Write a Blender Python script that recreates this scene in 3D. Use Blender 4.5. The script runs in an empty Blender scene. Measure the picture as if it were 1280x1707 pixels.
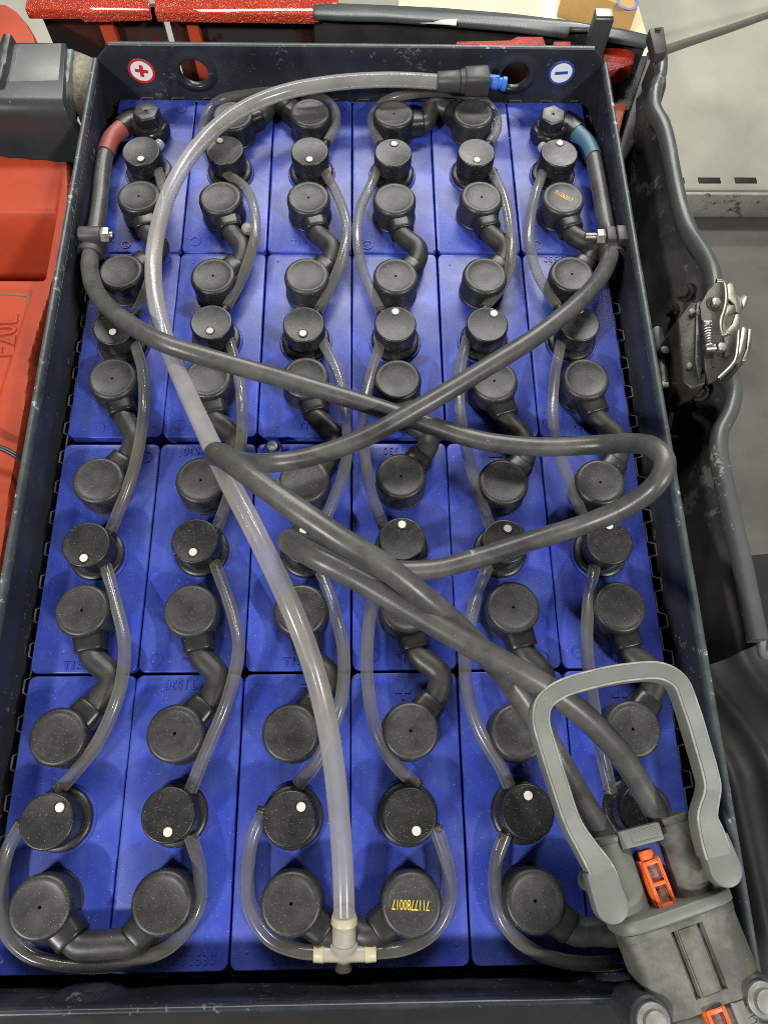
import bpy, bmesh, math, random
from mathutils import Vector, Matrix
random.seed(7)
S = 0.001                                   # everything below is written in millimetres
sc = bpy.context.scene
COL = sc.collection

# ------------------------------------------------------------------ camera
FPX = 1219.654                              # focal length for a 1280 x 1707 frame
CAM = Vector((12.856, -287.643, 579.609))
RM = ((0.99970749, -0.01339788, 0.02013524),
      (-0.00539949, -0.93516521, -0.35417069),
      (0.02357491, 0.35395837, -0.93496401))
cd = bpy.data.cameras.new('camera')
cam = bpy.data.objects.new('camera', cd)
COL.objects.link(cam)
rx, ry, rz = (Vector(r) for r in RM)
cam.matrix_world = Matrix(((rx.x, -ry.x, -rz.x, CAM.x * S), (rx.y, -ry.y, -rz.y, CAM.y * S),
                           (rx.z, -ry.z, -rz.z, CAM.z * S), (0, 0, 0, 1)))
cd.sensor_fit = 'VERTICAL'
cd.sensor_height = 36.0
cd.lens = 36.0 * FPX / 1707.0
cd.clip_start = 0.01
cd.clip_end = 60
sc.camera = cam

# ------------------------------------------------------------------ world and lamps
w = bpy.data.worlds.new('World')
sc.world = w
w.use_nodes = True
w.node_tree.nodes['Background'].inputs[0].default_value = (0.93, 0.97, 1.0, 1)
w.node_tree.nodes['Background'].inputs[1].default_value = 0.06


def batten(name, x, y, z, power, sx, sy, rot=0.0, col=(1.0, 0.985, 0.94)):
    """a ceiling lamp of the workshop, aimed at the battery"""
    d = bpy.data.lights.new(name, 'AREA')
    d.shape = 'RECTANGLE'
    d.size, d.size_y = sx, sy
    d.energy = power
    d.color = col
    o = bpy.data.objects.new(name, d)
    COL.objects.link(o)
    o.location = (x, y, z)
    o.rotation_euler = (Vector((x, y, z)).to_track_quat('Z', 'Y') @ Matrix.Rotation(rot, 3, 'Z').to_quaternion()).to_euler()
    return o


batten('ceiling_lamp', -2.4, -2.5, 3.0, 170, 0.6, 0.14)
batten('ceiling_lamp', 2.5, -2.4, 3.0, 140, 0.6, 0.14)
batten('ceiling_lamp', 1.4, 5.0, 3.05, 120, 1.4, 0.14)
batten('ceiling_lamp', 0.0, 2.8, 3.2, 140, 3.2, 0.40)

vs = sc.view_settings
vs.view_transform = 'Standard'
vs.look = 'None'
vs.exposure = 0.0
vs.gamma = 1.0
vs.use_curve_mapping = False
sc.cycles.use_denoising = False
sc.cycles.filter_width = 1.0
sc.cycles.max_bounces = 14
sc.cycles.transmission_bounces = 12
sc.cycles.transparent_max_bounces = 16
sc.cycles.caustics_refractive = False
sc.cycles.caustics_reflective = False
sc.cycles.sample_clamp_indirect = 2.0


# ------------------------------------------------------------------ helpers
def P(px, py, z):
    """the point at height z (mm above the cell lids) that the photograph shows at px, py"""
    d = rx * ((px - 640) / FPX) + ry * ((py - 853.5) / FPX) + rz
    # columns of R^T are rows of R
    v = Vector((RM[0][0] * (px - 640) / FPX + RM[1][0] * (py - 853.5) / FPX + RM[2][0],
                RM[0][1] * (px - 640) / FPX + RM[1][1] * (py - 853.5) / FPX + RM[2][1],
                RM[0][2] * (px - 640) / FPX + RM[1][2] * (py - 853.5) / FPX + RM[2][2]))
    return CAM + v * ((z - CAM.z) / v.z)


WL = {}                                      # world position (mm) of every parent


def tag(o, label=None, cat=None, group=None, kind=None):
    if label: o['label'] = label
    if cat: o['category'] = cat
    if group: o['group'] = group
    if kind: o['kind'] = kind
    return o


def thing(name, loc, label, cat, group=None):
    o = bpy.data.objects.new(name, None)
    o.empty_display_size = 0.01
    COL.objects.link(o)
    o.location = Vector(loc) * S
    WL[o] = Vector(loc)
    return tag(o, label, cat, group)


def make_mesh(name, vf, mat, smooth=True, bevel=0.0, segs=2, angle=0.6, origin=Vector((0, 0, 0))):
    v, f = vf
    me = bpy.data.meshes.new(name)
    me.from_pydata([(Vector(p) - origin) * S for p in v], [], f)
    bm = bmesh.new()
    bm.from_mesh(me)
    bmesh.ops.remove_doubles(bm, verts=bm.verts, dist=1e-6)
    bmesh.ops.recalc_face_normals(bm, faces=bm.faces)
    if bevel > 0:
        ed = [e for e in bm.edges if len(e.link_faces) == 2 and e.calc_face_angle(0) > angle]
        bmesh.ops.bevel(bm, geom=ed, offset=bevel * S, segments=segs, profile=0.5, affect='EDGES', clamp_overlap=True)
    for e in bm.edges:
        e.smooth = not (len(e.link_faces) == 2 and e.calc_face_angle(0) > 0.75)
    for fa in bm.faces:
        fa.smooth = smooth
    bm.to_mesh(me)
    bm.free()
    me.materials.append(mat)
    return me


def obj(name, vf, mat, parent=None, smooth=True, bevel=0.0, segs=2, origin=None):
    """one mesh object; vf holds vertices in world mm"""
    if parent is not None:
        org = WL[parent]
    else:
        org = Vector(origin) if origin is not None else Vector((0, 0, 0))
    me = make_mesh(name, vf, mat, smooth, bevel, segs, origin=org)
    o = bpy.data.objects.new(name, me)
    COL.objects.link(o)
    if parent is not None:
        o.parent = parent
    else:
        o.location = org * S
    WL[o] = org
    return o


def place(name, me, loc, parent, rot=(0, 0, 0)):
    """an object that shares mesh data, at a world position in mm"""
    o = bpy.data.objects.new(name, me)
    COL.objects.link(o)
    o.parent = parent
    o.location = (Vector(loc) - (WL[parent] if parent is not None else Vector((0, 0, 0)))) * S
    o.rotation_euler = rot
    WL[o] = Vector(loc)
    return o


def join(*parts):
    V, F = [], []
    for v, f in parts:
        n = len(V)
        V += [Vector(p) for p in v]
        F += [tuple(i + n for i in q) for q in f]
    return V, F


def xf(vf, m):
    return [m @ Vector(p) for p in vf[0]], vf[1]


def box(x0, x1, y0, y1, z0, z1):
    v = [(x, y, z) for z in (z0, z1) for y in (y0, y1) for x in (x0, x1)]
    return v, [(0, 2, 3, 1), (4, 5, 7, 6), (0, 1, 5, 4), (2, 6, 7, 3), (0, 4, 6, 2), (1, 3, 7, 5)]


def prism(poly, z0, z1):
    n = len(poly)
    z0s = z0 if isinstance(z0, (list, tuple)) else [z0] * n
    z1s = z1 if isinstance(z1, (list, tuple)) else [z1] * n
    v = [(p[0], p[1], z) for p, z in zip(poly, z0s)] + [(p[0], p[1], z) for p, z in zip(poly, z1s)]
    f = [tuple(range(n)), tuple(range(2 * n - 1, n - 1, -1))]
    f += [(i, (i + 1) % n, n + (i + 1) % n, n + i) for i in range(n)]
    return v, f


def slab(pts, down):
    """polygon through 3D points, given a thickness downwards"""
    n = len(pts)
    v = [Vector(p) for p in pts] + [Vector(p) - Vector((0, 0, down)) for p in pts]
    f = [tuple(range(n)), tuple(range(2 * n - 1, n - 1, -1))]
    f += [(i, (i + 1) % n, n + (i + 1) % n, n + i) for i in range(n)]
    return v, f


def lathe(prof, n=40, c=(0, 0, 0)):
    V, F = [], []
    rings = []
    for r, z in prof:
        if r < 1e-6:
            rings.append([len(V)])
            V.append((c[0], c[1], c[2] + z))
        else:
            rings.append(list(range(len(V), len(V) + n)))
            V += [(c[0] + r * math.cos(2 * math.pi * i / n), c[1] + r * math.sin(2 * math.pi * i / n), c[2] + z) for i in range(n)]
    for a, b in zip(rings, rings[1:]):
        for i in range(n):
            j = (i + 1) % n
            if len(a) == 1 and len(b) == 1: continue
            if len(a) == 1: F.append((a[0], b[j], b[i]))
            elif len(b) == 1: F.append((a[i], a[j], b[0]))
            else: F.append((a[i], a[j], b[j], b[i]))
    return V, F


def axis_m(p0, p1, up=Vector((0, 0, 1))):
    """matrix taking local +z to p0 -> p1 with origin p0"""
    p0, p1 = Vector(p0), Vector(p1)
    z = (p1 - p0).normalized()
    x = up.cross(z)
    if x.length < 1e-4: x = Vector((1, 0, 0)).cross(z)
    x.normalize()
    y = z.cross(x)
    return Matrix(((x.x, y.x, z.x, p0.x), (x.y, y.y, z.y, p0.y), (x.z, y.z, z.z, p0.z), (0, 0, 0, 1)))


def rod(p0, p1, r0, r1=None, n=20, rnd=0.6):
    L = (Vector(p1) - Vector(p0)).length
    r1 = r0 if r1 is None else r1
    pr = [(0, 0), (r0 - rnd, 0), (r0, rnd), (r1, L - rnd), (r1 - rnd, L), (0, L)]
    return xf(lathe(pr, n), axis_m(p0, p1))


def hexrod(p0, p1, r):
    L = (Vector(p1) - Vector(p0)).length
    pr = [(0, 0), (r * 0.93, 0), (r, r * 0.08), (r, L - r * 0.12), (r * 0.88, L), (0, L)]
    return xf(lathe(pr, 6), axis_m(p0, p1))


def spline(pts, per=8):
    pts = [Vector(p) for p in pts]
    q = [pts[0] * 2 - pts[1]] + pts + [pts[-1] * 2 - pts[-2]]
    out = []
    for i in range(1, len(q) - 2):
        p0, p1, p2, p3 = q[i - 1], q[i], q[i + 1], q[i + 2]
        t0 = 0.0
        t1 = t0 + max((p1 - p0).length, 1e-3) ** 0.5
        t2 = t1 + max((p2 - p1).length, 1e-3) ** 0.5
        t3 = t2 + max((p3 - p2).length, 1e-3) ** 0.5
        for k in range(per):
            t = t1 + (t2 - t1) * k / per
            a1 = p0 * ((t1 - t) / (t1 - t0)) + p1 * ((t - t0) / (t1 - t0))
            a2 = p1 * ((t2 - t) / (t2 - t1)) + p2 * ((t - t1) / (t2 - t1))
            a3 = p2 * ((t3 - t) / (t3 - t2)) + p3 * ((t - t2) / (t3 - t2))
            b1 = a1 * ((t2 - t) / (t2 - t0)) + a2 * ((t - t0) / (t2 - t0))
            b2 = a2 * ((t3 - t) / (t3 - t1)) + a3 * ((t - t1) / (t3 - t1))
            out.append(b1 * ((t2 - t) / (t2 - t1)) + b2 * ((t - t1) / (t2 - t1)))
    out.append(pts[-1])
    return out


def frames(path, fixed_up=None):
    T = []
    for i in range(len(path)):
        a, b = path[max(i - 1, 0)], path[min(i + 1, len(path) - 1)]
        T.append((b - a).normalized())
    res = []
    u = fixed_up or Vector((0, 0, 1))
    s = T[0].cross(u)
    if s.length < 1e-3: s = T[0].cross(Vector((1, 0, 0)))
    s.normalize()
    for i, t in enumerate(T):
        if fixed_up is not None:
            s = t.cross(fixed_up).normalized()
        else:
            s = (s - t * s.dot(t)).normalized()
        res.append((s, s.cross(t)))
    return res


def ring_sweep(path, sections, cap=True, fixed_up=None):
    """sections: for every path point a list of (a, b) offsets"""
    fr = frames(path, fixed_up)
    V, F = [], []
    n = len(sections[0])
    for p, (s, u), sec in zip(path, fr, sections):
        V += [p + s * a + u * b for a, b in sec]
    for i in range(len(path) - 1):
        for j in range(n):
            k = (j + 1) % n
            F.append((i * n + j, i * n + k, (i + 1) * n + k, (i + 1) * n + j))
    if cap:
        F.append(tuple(range(n - 1, -1, -1)))
        F.append(tuple(range((len(path) - 1) * n, len(path) * n)))
    return V, F


def circ(r, n=16, e=1.0, rb=None):
    rb = r if rb is None else rb
    out = []
    for i in range(n):
        c, s = math.cos(2 * math.pi * i / n), math.sin(2 * math.pi * i / n)
        out.append((r * math.copysign(abs(c) ** e, c), rb * math.copysign(abs(s) ** e, s)))
    return out


def tube(pts, r, per=8, n=16, hollow=None):
    path = spline(pts, per)
    if hollow is None:
        return ring_sweep(path, [circ(r, n)] * len(path))
    V, F = ring_sweep(path, [circ(r, n)] * len(path), cap=False)
    V2, F2 = ring_sweep(path, [circ(hollow, n)] * len(path), cap=False)
    m = len(V)
    V = V + V2
    F = F + [tuple(i + m for i in reversed(q)) for q in F2]
    last = (len(path) - 1) * n
    for j in range(n):
        k = (j + 1) % n
        F.append((j, m + j, m + k, k))
        F.append((last + j, last + k, m + last + k, m + last + j))
    return V, F


def text_vf(body, size, depth=0.5, bold=0.0):
    c = bpy.data.curves.new('t', 'FONT')
    c.body = body
    c.size = size
    c.align_x = 'CENTER'
    c.align_y = 'CENTER'
    c.extrude = depth
    c.offset = bold
    c.resolution_u = 3
    o = bpy.data.objects.new('t', c)
    COL.objects.link(o)
    dg = bpy.context.evaluated_depsgraph_get()
    me = bpy.data.meshes.new_from_object(o.evaluated_get(dg))
    v = [p.co.copy() for p in me.vertices]
    f = [tuple(q.vertices) for q in me.polygons]
    bpy.data.objects.remove(o)
    bpy.data.curves.remove(c)
    bpy.data.meshes.remove(me)
    return v, f


def at(vf, x, y, z, ang=0.0):
    return xf(vf, Matrix.Translation((x, y, z)) @ Matrix.Rotation(ang, 4, 'Z'))


def plate_vf(outline, holes, thick, bev=0.7):
    """flat plate with round holes: outline [(a, b)], holes [(a, b, r)]; in local xy, thickness along z"""
    c = bpy.data.curves.new('p', 'CURVE')
    c.dimensions = '2D'
    c.fill_mode = 'BOTH'
    c.extrude = thick / 2 - bev
    c.bevel_depth = bev
    c.bevel_resolution = 2
    c.offset = -bev
    def add(pts):
        s = c.splines.new('POLY')
        s.points.add(len(pts) - 1)
        for q, p in zip(s.points, pts): q.co = (p[0], p[1], 0, 1)
        s.use_cyclic_u = True
    add(outline)
    for a, b, r in holes:
        add([(a + r * math.cos(2 * math.pi * i / 40), b + r * math.sin(2 * math.pi * i / 40)) for i in range(40)])
    o = bpy.data.objects.new('p', c)
    COL.objects.link(o)
    dg = bpy.context.evaluated_depsgraph_get()
    me = bpy.data.meshes.new_from_object(o.evaluated_get(dg))
    v = [p.co.copy() for p in me.vertices]
    f = [tuple(q.vertices) for q in me.polygons]
    bpy.data.objects.remove(o)
    bpy.data.curves.remove(c)
    bpy.data.meshes.remove(me)
    return v, f


def rrect(x0, x1, y0, y1, r, n=4):
    out = []
    for cx, cy, a in ((x1 - r, y0 + r, -90), (x1 - r, y1 - r, 0), (x0 + r, y1 - r, 90), (x0 + r, y0 + r, 180)):
        for i in range(n + 1):
            t = math.radians(a + 90 * i / n)
            out.append((cx + r * math.cos(t), cy + r * math.sin(t)))
    return out


def heightfield(x0, x1, y0, y1, nx, ny, fz):
    V = [(x0 + (x1 - x0) * i / nx, y0 + (y1 - y0) * j / ny, fz(x0 + (x1 - x0) * i / nx, y0 + (y1 - y0) * j / ny))
         for j in range(ny + 1) for i in range(nx + 1)]
    F = [(j * (nx + 1) + i, j * (nx + 1) + i + 1, (j + 1) * (nx + 1) + i + 1, (j + 1) * (nx + 1) + i) for j in range(ny) for i in range(nx)]
    return V, F


def sstep(a, b, x):
    t = min(1, max(0, (x - a) / (b - a)))
    return t * t * (3 - 2 * t)


# ------------------------------------------------------------------ materials
def mat(name, col, rough=0.5, metal=0.0, var=0.2, vscale=30, rvar=0.12, bump=0.0, bscale=600, spec=0.5,
        specks=None, wear=None, dust=None, trans=0.0, ior=1.45, coat=0.0, streak=None, bdist=0.0006, edge=None, rnd=0.0, cloud=None):
    """specks = (colour, cells per metre, share of cells); wear = (colour, scale, threshold, roughness);
    dust = (colour, amount) settled on upward faces; streak = (colour, amount)"""
    m = bpy.data.materials.new(name)
    m.use_nodes = True
    N, L = m.node_tree.nodes, m.node_tree.links
    b = N['Principled BSDF']
    geo = N.new('ShaderNodeNewGeometry')

    def noise(scale, detail=4, rgh=0.6):
        n = N.new('ShaderNodeTexNoise')
        n.inputs['Scale'].default_value = scale
        n.inputs['Detail'].default_value = detail
        n.inputs['Roughness'].default_value = rgh
        L.new(geo.outputs['Position'], n.inputs['Vector'])
        return n.outputs['Fac']

    def math_(op, a, bb, clamp=False):
        n = N.new('ShaderNodeMath')
        n.operation = op
        n.use_clamp = clamp
        for i, q in enumerate((a, bb)):
            if isinstance(q, (int, float)): n.inputs[i].default_value = q
            else: L.new(q, n.inputs[i])
        return n.outputs[0]

    def ramp(x, lo, hi):
        n = N.new('ShaderNodeMapRange')
        n.inputs['From Min'].default_value = lo
        n.inputs['From Max'].default_value = hi
        L.new(x, n.inputs['Value'])
        return n.outputs[0]

    def mix(fac, a, c):  # colour mix
        n = N.new('ShaderNodeMix')
        n.data_type = 'RGBA'
        if isinstance(fac, (int, float)): n.inputs['Factor'].default_value = fac
        else: L.new(fac, n.inputs['Factor'])
        for key, q in ((6, a), (7, c)):
            if isinstance(q, tuple): n.inputs[key].default_value = (*q, 1)
            else: L.new(q, n.inputs[key])
        return n.outputs[2]

    lo = tuple(c * (1 - var) for c in col)
    hi = tuple(min(1, c * (1 + var)) for c in col)
    c = mix(ramp(noise(vscale), 0.3, 0.7), lo, hi)
    r = math_('ADD', rough - rvar / 2, math_('MULTIPLY', noise(vscale * 2.7), rvar))
    if rnd:
        oi = N.new('ShaderNodeObjectInfo')
        sv = N.new('ShaderNodeVectorMath')
        sv.operation = 'SCALE'
        L.new(c, sv.inputs[0])
        L.new(math_('ADD', 1 - rnd, math_('MULTIPLY', oi.outputs['Random'], 2 * rnd)), sv.inputs['Scale'])
        c = sv.outputs[0]
    if cloud:
        c = mix(math_('MULTIPLY', ramp(noise(cloud[1], 5, 0.65), 0.42, 0.75), cloud[2]), c, cloud[0])
    if streak:
        mp = N.new('ShaderNodeMapping')
        mp.inputs['Scale'].default_value = streak[2]
        L.new(geo.outputs['Position'], mp.inputs['Vector'])
        n = N.new('ShaderNodeTexNoise')
        n.inputs['Scale'].default_value = 1.0
        n.inputs['Detail'].default_value = 5
        L.new(mp.outputs[0], n.inputs['Vector'])
        c = mix(math_('MULTIPLY', ramp(n.outputs['Fac'], 0.5, 0.72), streak[1]), c, streak[0])
    if wear:
        wf = ramp(math_('MULTIPLY', noise(wear[1], 6, 0.7), math_('ADD', 0.6, math_('MULTIPLY', noise(wear[1] * 0.13), 0.8))), wear[2], wear[2] + 0.05)
        c = mix(wf, c, wear[0])
        r = math_('ADD', r, math_('MULTIPLY', wf, wear[3] - rough))
    if edge:
        ef = math_('MULTIPLY', ramp(geo.outputs['Pointiness'], edge[1], edge[1] + 0.05), ramp(noise(70, 5), 0.35, 0.6))
        c = mix(math_('MULTIPLY', ef, 0.8), c, edge[0])
    if dust:
        sep = N.new('ShaderNodeSeparateXYZ')
        L.new(geo.outputs['Normal'], sep.inputs[0])
        up = ramp(sep.outputs['Z'], 0.2, 0.95)
        df = math_('MULTIPLY', math_('MULTIPLY', up, ramp(noise(90, 6, 0.7), 0.25, 0.75)), dust[1])
        c = mix(df, c, dust[0])
        r = math_('ADD', r, math_('MULTIPLY', df, 0.35))
    if specks:
        for k, (sc_, share, size) in enumerate(specks[1]):
            v = N.new('ShaderNodeTexVoronoi')
            v.inputs['Scale'].default_value = sc_
            L.new(geo.outputs['Position'], v.inputs['Vector'])
            sp = N.new('ShaderNodeSeparateColor')
            L.new(v.outputs['Color'], sp.inputs[0])
            near = math_('LESS_THAN', v.outputs['Distance'], math_('MULTIPLY', sp.outputs[1], size))
            f = math_('MULTIPLY', near, math_('LESS_THAN', sp.outputs[0], share))
            c = mix(math_('MULTIPLY', f, 0.75), c, specks[0])
    L.new(c, b.inputs['Base Color'])
    L.new(r, b.inputs['Roughness'])
    b.inputs['Metallic'].default_value = metal
    b.inputs['Specular IOR Level'].default_value = spec
    b.inputs['Transmission Weight'].default_value = trans
    b.inputs['IOR'].default_value = ior
    b.inputs['Coat Weight'].default_value = coat
    if bump:
        bn = N.new('ShaderNodeBump')
        bn.inputs['Strength'].default_value = bump
        bn.inputs['Distance'].default_value = bdist
        L.new(noise(bscale, 5), bn.inputs['Height'])
        L.new(bn.outputs[0], b.inputs['Normal'])
    return m


DUST = (0.30, 0.29, 0.27)
SPK = ((0.38, 0.38, 0.36), [(1900, 0.16, 0.34), (700, 0.05, 0.20)])
M = {}
M['blue'] = mat('blue_polypropylene', (0.030, 0.053, 0.355), 0.33, var=0.12, vscale=14, rvar=0.20, bump=0.06, bscale=900, rnd=0.10,
                wear=((0.20, 0.25, 0.46), 55, 0.735, 0.5), cloud=((0.12, 0.165, 0.40), 26, 0.36), specks=((0.42, 0.46, 0.66), [(1500, 0.10, 0.30), (600, 0.06, 0.20), (170, 0.02, 0.08)]),
                streak=((0.10, 0.13, 0.40), 0.30, (70, 9, 9)))
M['rubber'] = mat('black_moulded_rubber', (0.014, 0.014, 0.0135), 0.39, var=0.3, rvar=0.25, bump=0.10, bscale=900, dust=(DUST, 0.11), specks=SPK, rnd=0.45,
                  cloud=((0.05, 0.05, 0.047), 40, 0.5))
M['sleeve'] = mat('black_sleeve_rubber', (0.012, 0.012, 0.0115), 0.32, var=0.2, rvar=0.2, bump=0.10, dust=(DUST, 0.05),
                  specks=((0.4, 0.4, 0.38), [(500, 0.05, 0.16)]))
M['link_cable'] = mat('link_cable_rubber', (0.020, 0.020, 0.0185), 0.42, var=0.25, rvar=0.2, bump=0.15, dust=(DUST, 0.07), cloud=((0.06, 0.058, 0.052), 60, 0.4),
                      specks=((0.45, 0.45, 0.42), [(700, 0.05, 0.18)]))
M['plug'] = mat('black_plug_plastic', (0.010, 0.010, 0.010), 0.35, var=0.15, rvar=0.18, bump=0.08, bscale=1100, dust=(DUST, 0.06), specks=SPK, rnd=0.2,
                cloud=((0.035, 0.034, 0.032), 45, 0.4))
M['white_dot'] = mat('cream_float_dot', (0.58, 0.57, 0.50), 0.45, var=0.06)
M['cable'] = mat('main_cable_rubber', (0.050, 0.050, 0.047), 0.31, var=0.22, vscale=60, bump=0.15, bscale=900, dust=((0.33, 0.32, 0.30), 0.13),
                 wear=((0.36, 0.33, 0.32), 90, 0.70, 0.6), cloud=((0.15, 0.14, 0.135), 28, 0.6), specks=((0.35, 0.34, 0.32), [(700, 0.05, 0.2)]))


def clear_wall(m, tint, lo, hi):
    """thin clear wall: light passes straight through, more of it is caught where the wall is seen edge on"""
    N, L = m.node_tree.nodes, m.node_tree.links
    out = next(n for n in N if n.type == 'OUTPUT_MATERIAL')
    tr = N.new('ShaderNodeBsdfTransparent')
    tr.inputs[0].default_value = (*tint, 1)
    lw = N.new('ShaderNodeLayerWeight')
    lw.inputs['Blend'].default_value = 0.5
    geo = N.new('ShaderNodeNewGeometry')
    nz = N.new('ShaderNodeTexNoise')
    nz.inputs['Scale'].default_value = 35
    nz.inputs['Detail'].default_value = 5
    L.new(geo.outputs['Position'], nz.inputs['Vector'])
    mr = N.new('ShaderNodeMapRange')
    mr.inputs['From Min'].default_value = 0.25
    mr.inputs['From Max'].default_value = 0.95
    mr.inputs['To Min'].default_value = lo
    mr.inputs['To Max'].default_value = hi
    L.new(lw.outputs['Facing'], mr.inputs['Value'])
    ad = N.new('ShaderNodeMath')
    ad.operation = 'MULTIPLY_ADD'
    ad.use_clamp = True
    ad.inputs[1].default_value = 0.30
    L.new(nz.outputs['Fac'], ad.inputs[0])
    sb = N.new('ShaderNodeMath')
    sb.operation = 'SUBTRACT'
    sb.inputs[1].default_value = 0.15
    L.new(mr.outputs[0], sb.inputs[0])
    L.new(sb.outputs[0], ad.inputs[2])
    mx = N.new('ShaderNodeMixShader')
    L.new(ad.outputs[0], mx.inputs[0])
    L.new(tr.outputs[0], mx.inputs[1])
    L.new(N['Principled BSDF'].outputs[0], mx.inputs[2])
    L.new(mx.outputs[0], out.inputs['Surface'])
    return m


M['thin_tube'] = clear_wall(mat('clear_thin_tube', (0.255, 0.248, 0.225), 0.19, var=0.12, vscale=30, rvar=0.12, bump=0.02, bscale=200, spec=0.9, coat=0.5,
                                cloud=((0.16, 0.125, 0.08), 24, 0.6)), (0.85, 0.85, 0.80), 0.28, 0.92)
M['hose'] = clear_wall(mat('clear_filling_hose', (0.44, 0.43, 0.415), 0.20, var=0.08, vscale=18, rvar=0.14, bump=0.02, bscale=250, spec=0.8, coat=0.4,
                           cloud=((0.34, 0.30, 0.26), 16, 0.5), wear=((0.05, 0.045, 0.04), 32, 0.75, 0.6)), (0.88, 0.86, 0.84), 0.40, 0.94)
M['tray'] = mat('dark_tray_paint', (0.021, 0.024, 0.032), 0.30, var=0.25, vscale=12, rvar=0.16, bump=0.10, bscale=300,
                specks=((0.22, 0.23, 0.24), [(260, 0.07, 0.16), (90, 0.03, 0.08)]), wear=((0.10, 0.11, 0.12), 160, 0.64, 0.5),
                streak=((0.07, 0.075, 0.085), 0.30, (40, 14, 14)))
M['rim'] = mat('worn_rim_paint', (0.062, 0.075, 0.08), 0.36, var=0.3, vscale=60, bump=0.15, bscale=250, wear=((0.32, 0.34, 0.33), 120, 0.62, 0.4))
M['spacer'] = mat('black_spacer_plastic', (0.010, 0.010, 0.010), 0.35)
M['spacer_edge'] = mat('dusty_spacer_edge', (0.085, 0.08, 0.07), 0.6, var=0.6, vscale=80)
M['dark'] = mat('dark_inner_steel', (0.016, 0.016, 0.016), 0.6, var=0.4)
M['grey_plastic'] = mat('grey_connector_plastic', (0.148, 0.157, 0.138), 0.48, var=0.08, vscale=30, bump=0.14, bscale=500,
                        cloud=((0.12, 0.117, 0.095), 20, 0.7), wear=((0.28, 0.28, 0.25), 130, 0.76, 0.7), specks=((0.5, 0.5, 0.46), [(500, 0.04, 0.14)]))
M['dirty_grey'] = mat('dirty_grey_plastic', (0.060, 0.059, 0.050), 0.58, var=0.2, vscale=35, bump=0.3, bscale=350,
                      cloud=((0.20, 0.20, 0.175), 40, 0.85), wear=((0.34, 0.33, 0.29), 100, 0.74, 0.7), streak=((0.13, 0.105, 0.05), 0.45, (45, 20, 20)), specks=((0.5, 0.5, 0.46), [(400, 0.06, 0.14)]))
M['worn_plastic'] = mat('rubbed_grey_plastic', (0.30, 0.305, 0.275), 0.55, var=0.3, vscale=90, cloud=((0.15, 0.15, 0.135), 60, 0.9))
M['bolt_grey'] = mat('dull_zinc_bolt', (0.26, 0.26, 0.24), 0.55, metal=0.5, var=0.25, vscale=90, bump=0.25)
M['orange'] = mat('orange_code_pin', (0.80, 0.13, 0.025), 0.42, var=0.10, bump=0.05, streak=((0.20, 0.07, 0.03), 0.5, (70, 70, 70)))
M['orange_dark'] = mat('dirty_pin_window', (0.20, 0.10, 0.085), 0.7, var=0.4, vscale=300, bump=0.4)
M['red'] = mat('red_truck_paint', (0.42, 0.050, 0.014), 0.58, var=0.12, vscale=12, rvar=0.2, bump=0.25, bscale=260, cloud=((0.23, 0.035, 0.014), 16, 0.5),
               wear=((0.15, 0.10, 0.065), 45, 0.66, 0.8), streak=((0.24, 0.035, 0.018), 0.45, (8, 22, 22)))
M['red_rough'] = mat('red_rough_cast_paint', (0.55, 0.05, 0.02), 0.14, var=0.12, bump=1.0, bscale=300, bdist=0.005, rvar=0.1, coat=0.5, specks=((0.75, 0.62, 0.58), [(900, 0.32, 0.42), (420, 0.18, 0.32)]))  # pale specks are painted glints, sparkle of the bumpy rail put into the colour
M['red_plain'] = mat('red_cast_paint', (0.42, 0.035, 0.016), 0.4, var=0.2, bump=0.8, bscale=350, bdist=0.002, rvar=0.2, cloud=((0.10, 0.012, 0.008), 20, 0.6))
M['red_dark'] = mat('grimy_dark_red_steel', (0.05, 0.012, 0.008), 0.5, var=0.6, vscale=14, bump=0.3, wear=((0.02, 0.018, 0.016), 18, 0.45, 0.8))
M['grime'] = mat('dried_grime', (0.15, 0.12, 0.085), 0.8, var=0.3, bump=0.4)
M['steel_grey'] = mat('grey_painted_steel', (0.16, 0.175, 0.165), 0.38, var=0.14, vscale=15, rvar=0.2, bump=0.12, wear=((0.42, 0.43, 0.40), 60, 0.70, 0.4),
                      streak=((0.10, 0.105, 0.105), 0.5, (14, 14, 14)))
M['bumper'] = mat('grey_green_bumper_paint', (0.055, 0.066, 0.064), 0.33, var=0.15, vscale=12, rvar=0.15, bump=0.1, wear=((0.20, 0.21, 0.20), 90, 0.74, 0.4))
M['steel_dark'] = mat('charcoal_painted_steel', (0.038, 0.040, 0.044), 0.36, var=0.25, vscale=15, rvar=0.2, bump=0.12,
                      specks=((0.3, 0.3, 0.3), [(80, 0.06, 0.12)]), wear=((0.20, 0.20, 0.20), 90, 0.70, 0.4))
M['cut'] = mat('flame_cut_steel', (0.16, 0.145, 0.10), 0.5, metal=0.3, var=0.5, vscale=70, bump=1.0, bscale=160, streak=((0.04, 0.035, 0.03), 0.8, (220, 60, 20)))
M['panel'] = mat('dark_hood_plastic', (0.020, 0.020, 0.020), 0.50, var=0.4, vscale=18, rvar=0.2, bump=0.25, bscale=220,
                 wear=((0.10, 0.095, 0.085), 40, 0.60, 0.7), cloud=((0.075, 0.072, 0.065), 14, 0.7), streak=((0.12, 0.115, 0.105), 0.8, (40, 10, 10)), specks=((0.3, 0.3, 0.28), [(300, 0.08, 0.14)]))
M['liner'] = mat('black_bay_liner', (0.009, 0.009, 0.009), 0.58, var=0.3, vscale=14, rvar=0.2, bump=0.2, bscale=240, cloud=((0.04, 0.038, 0.033), 10, 0.5))
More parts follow.
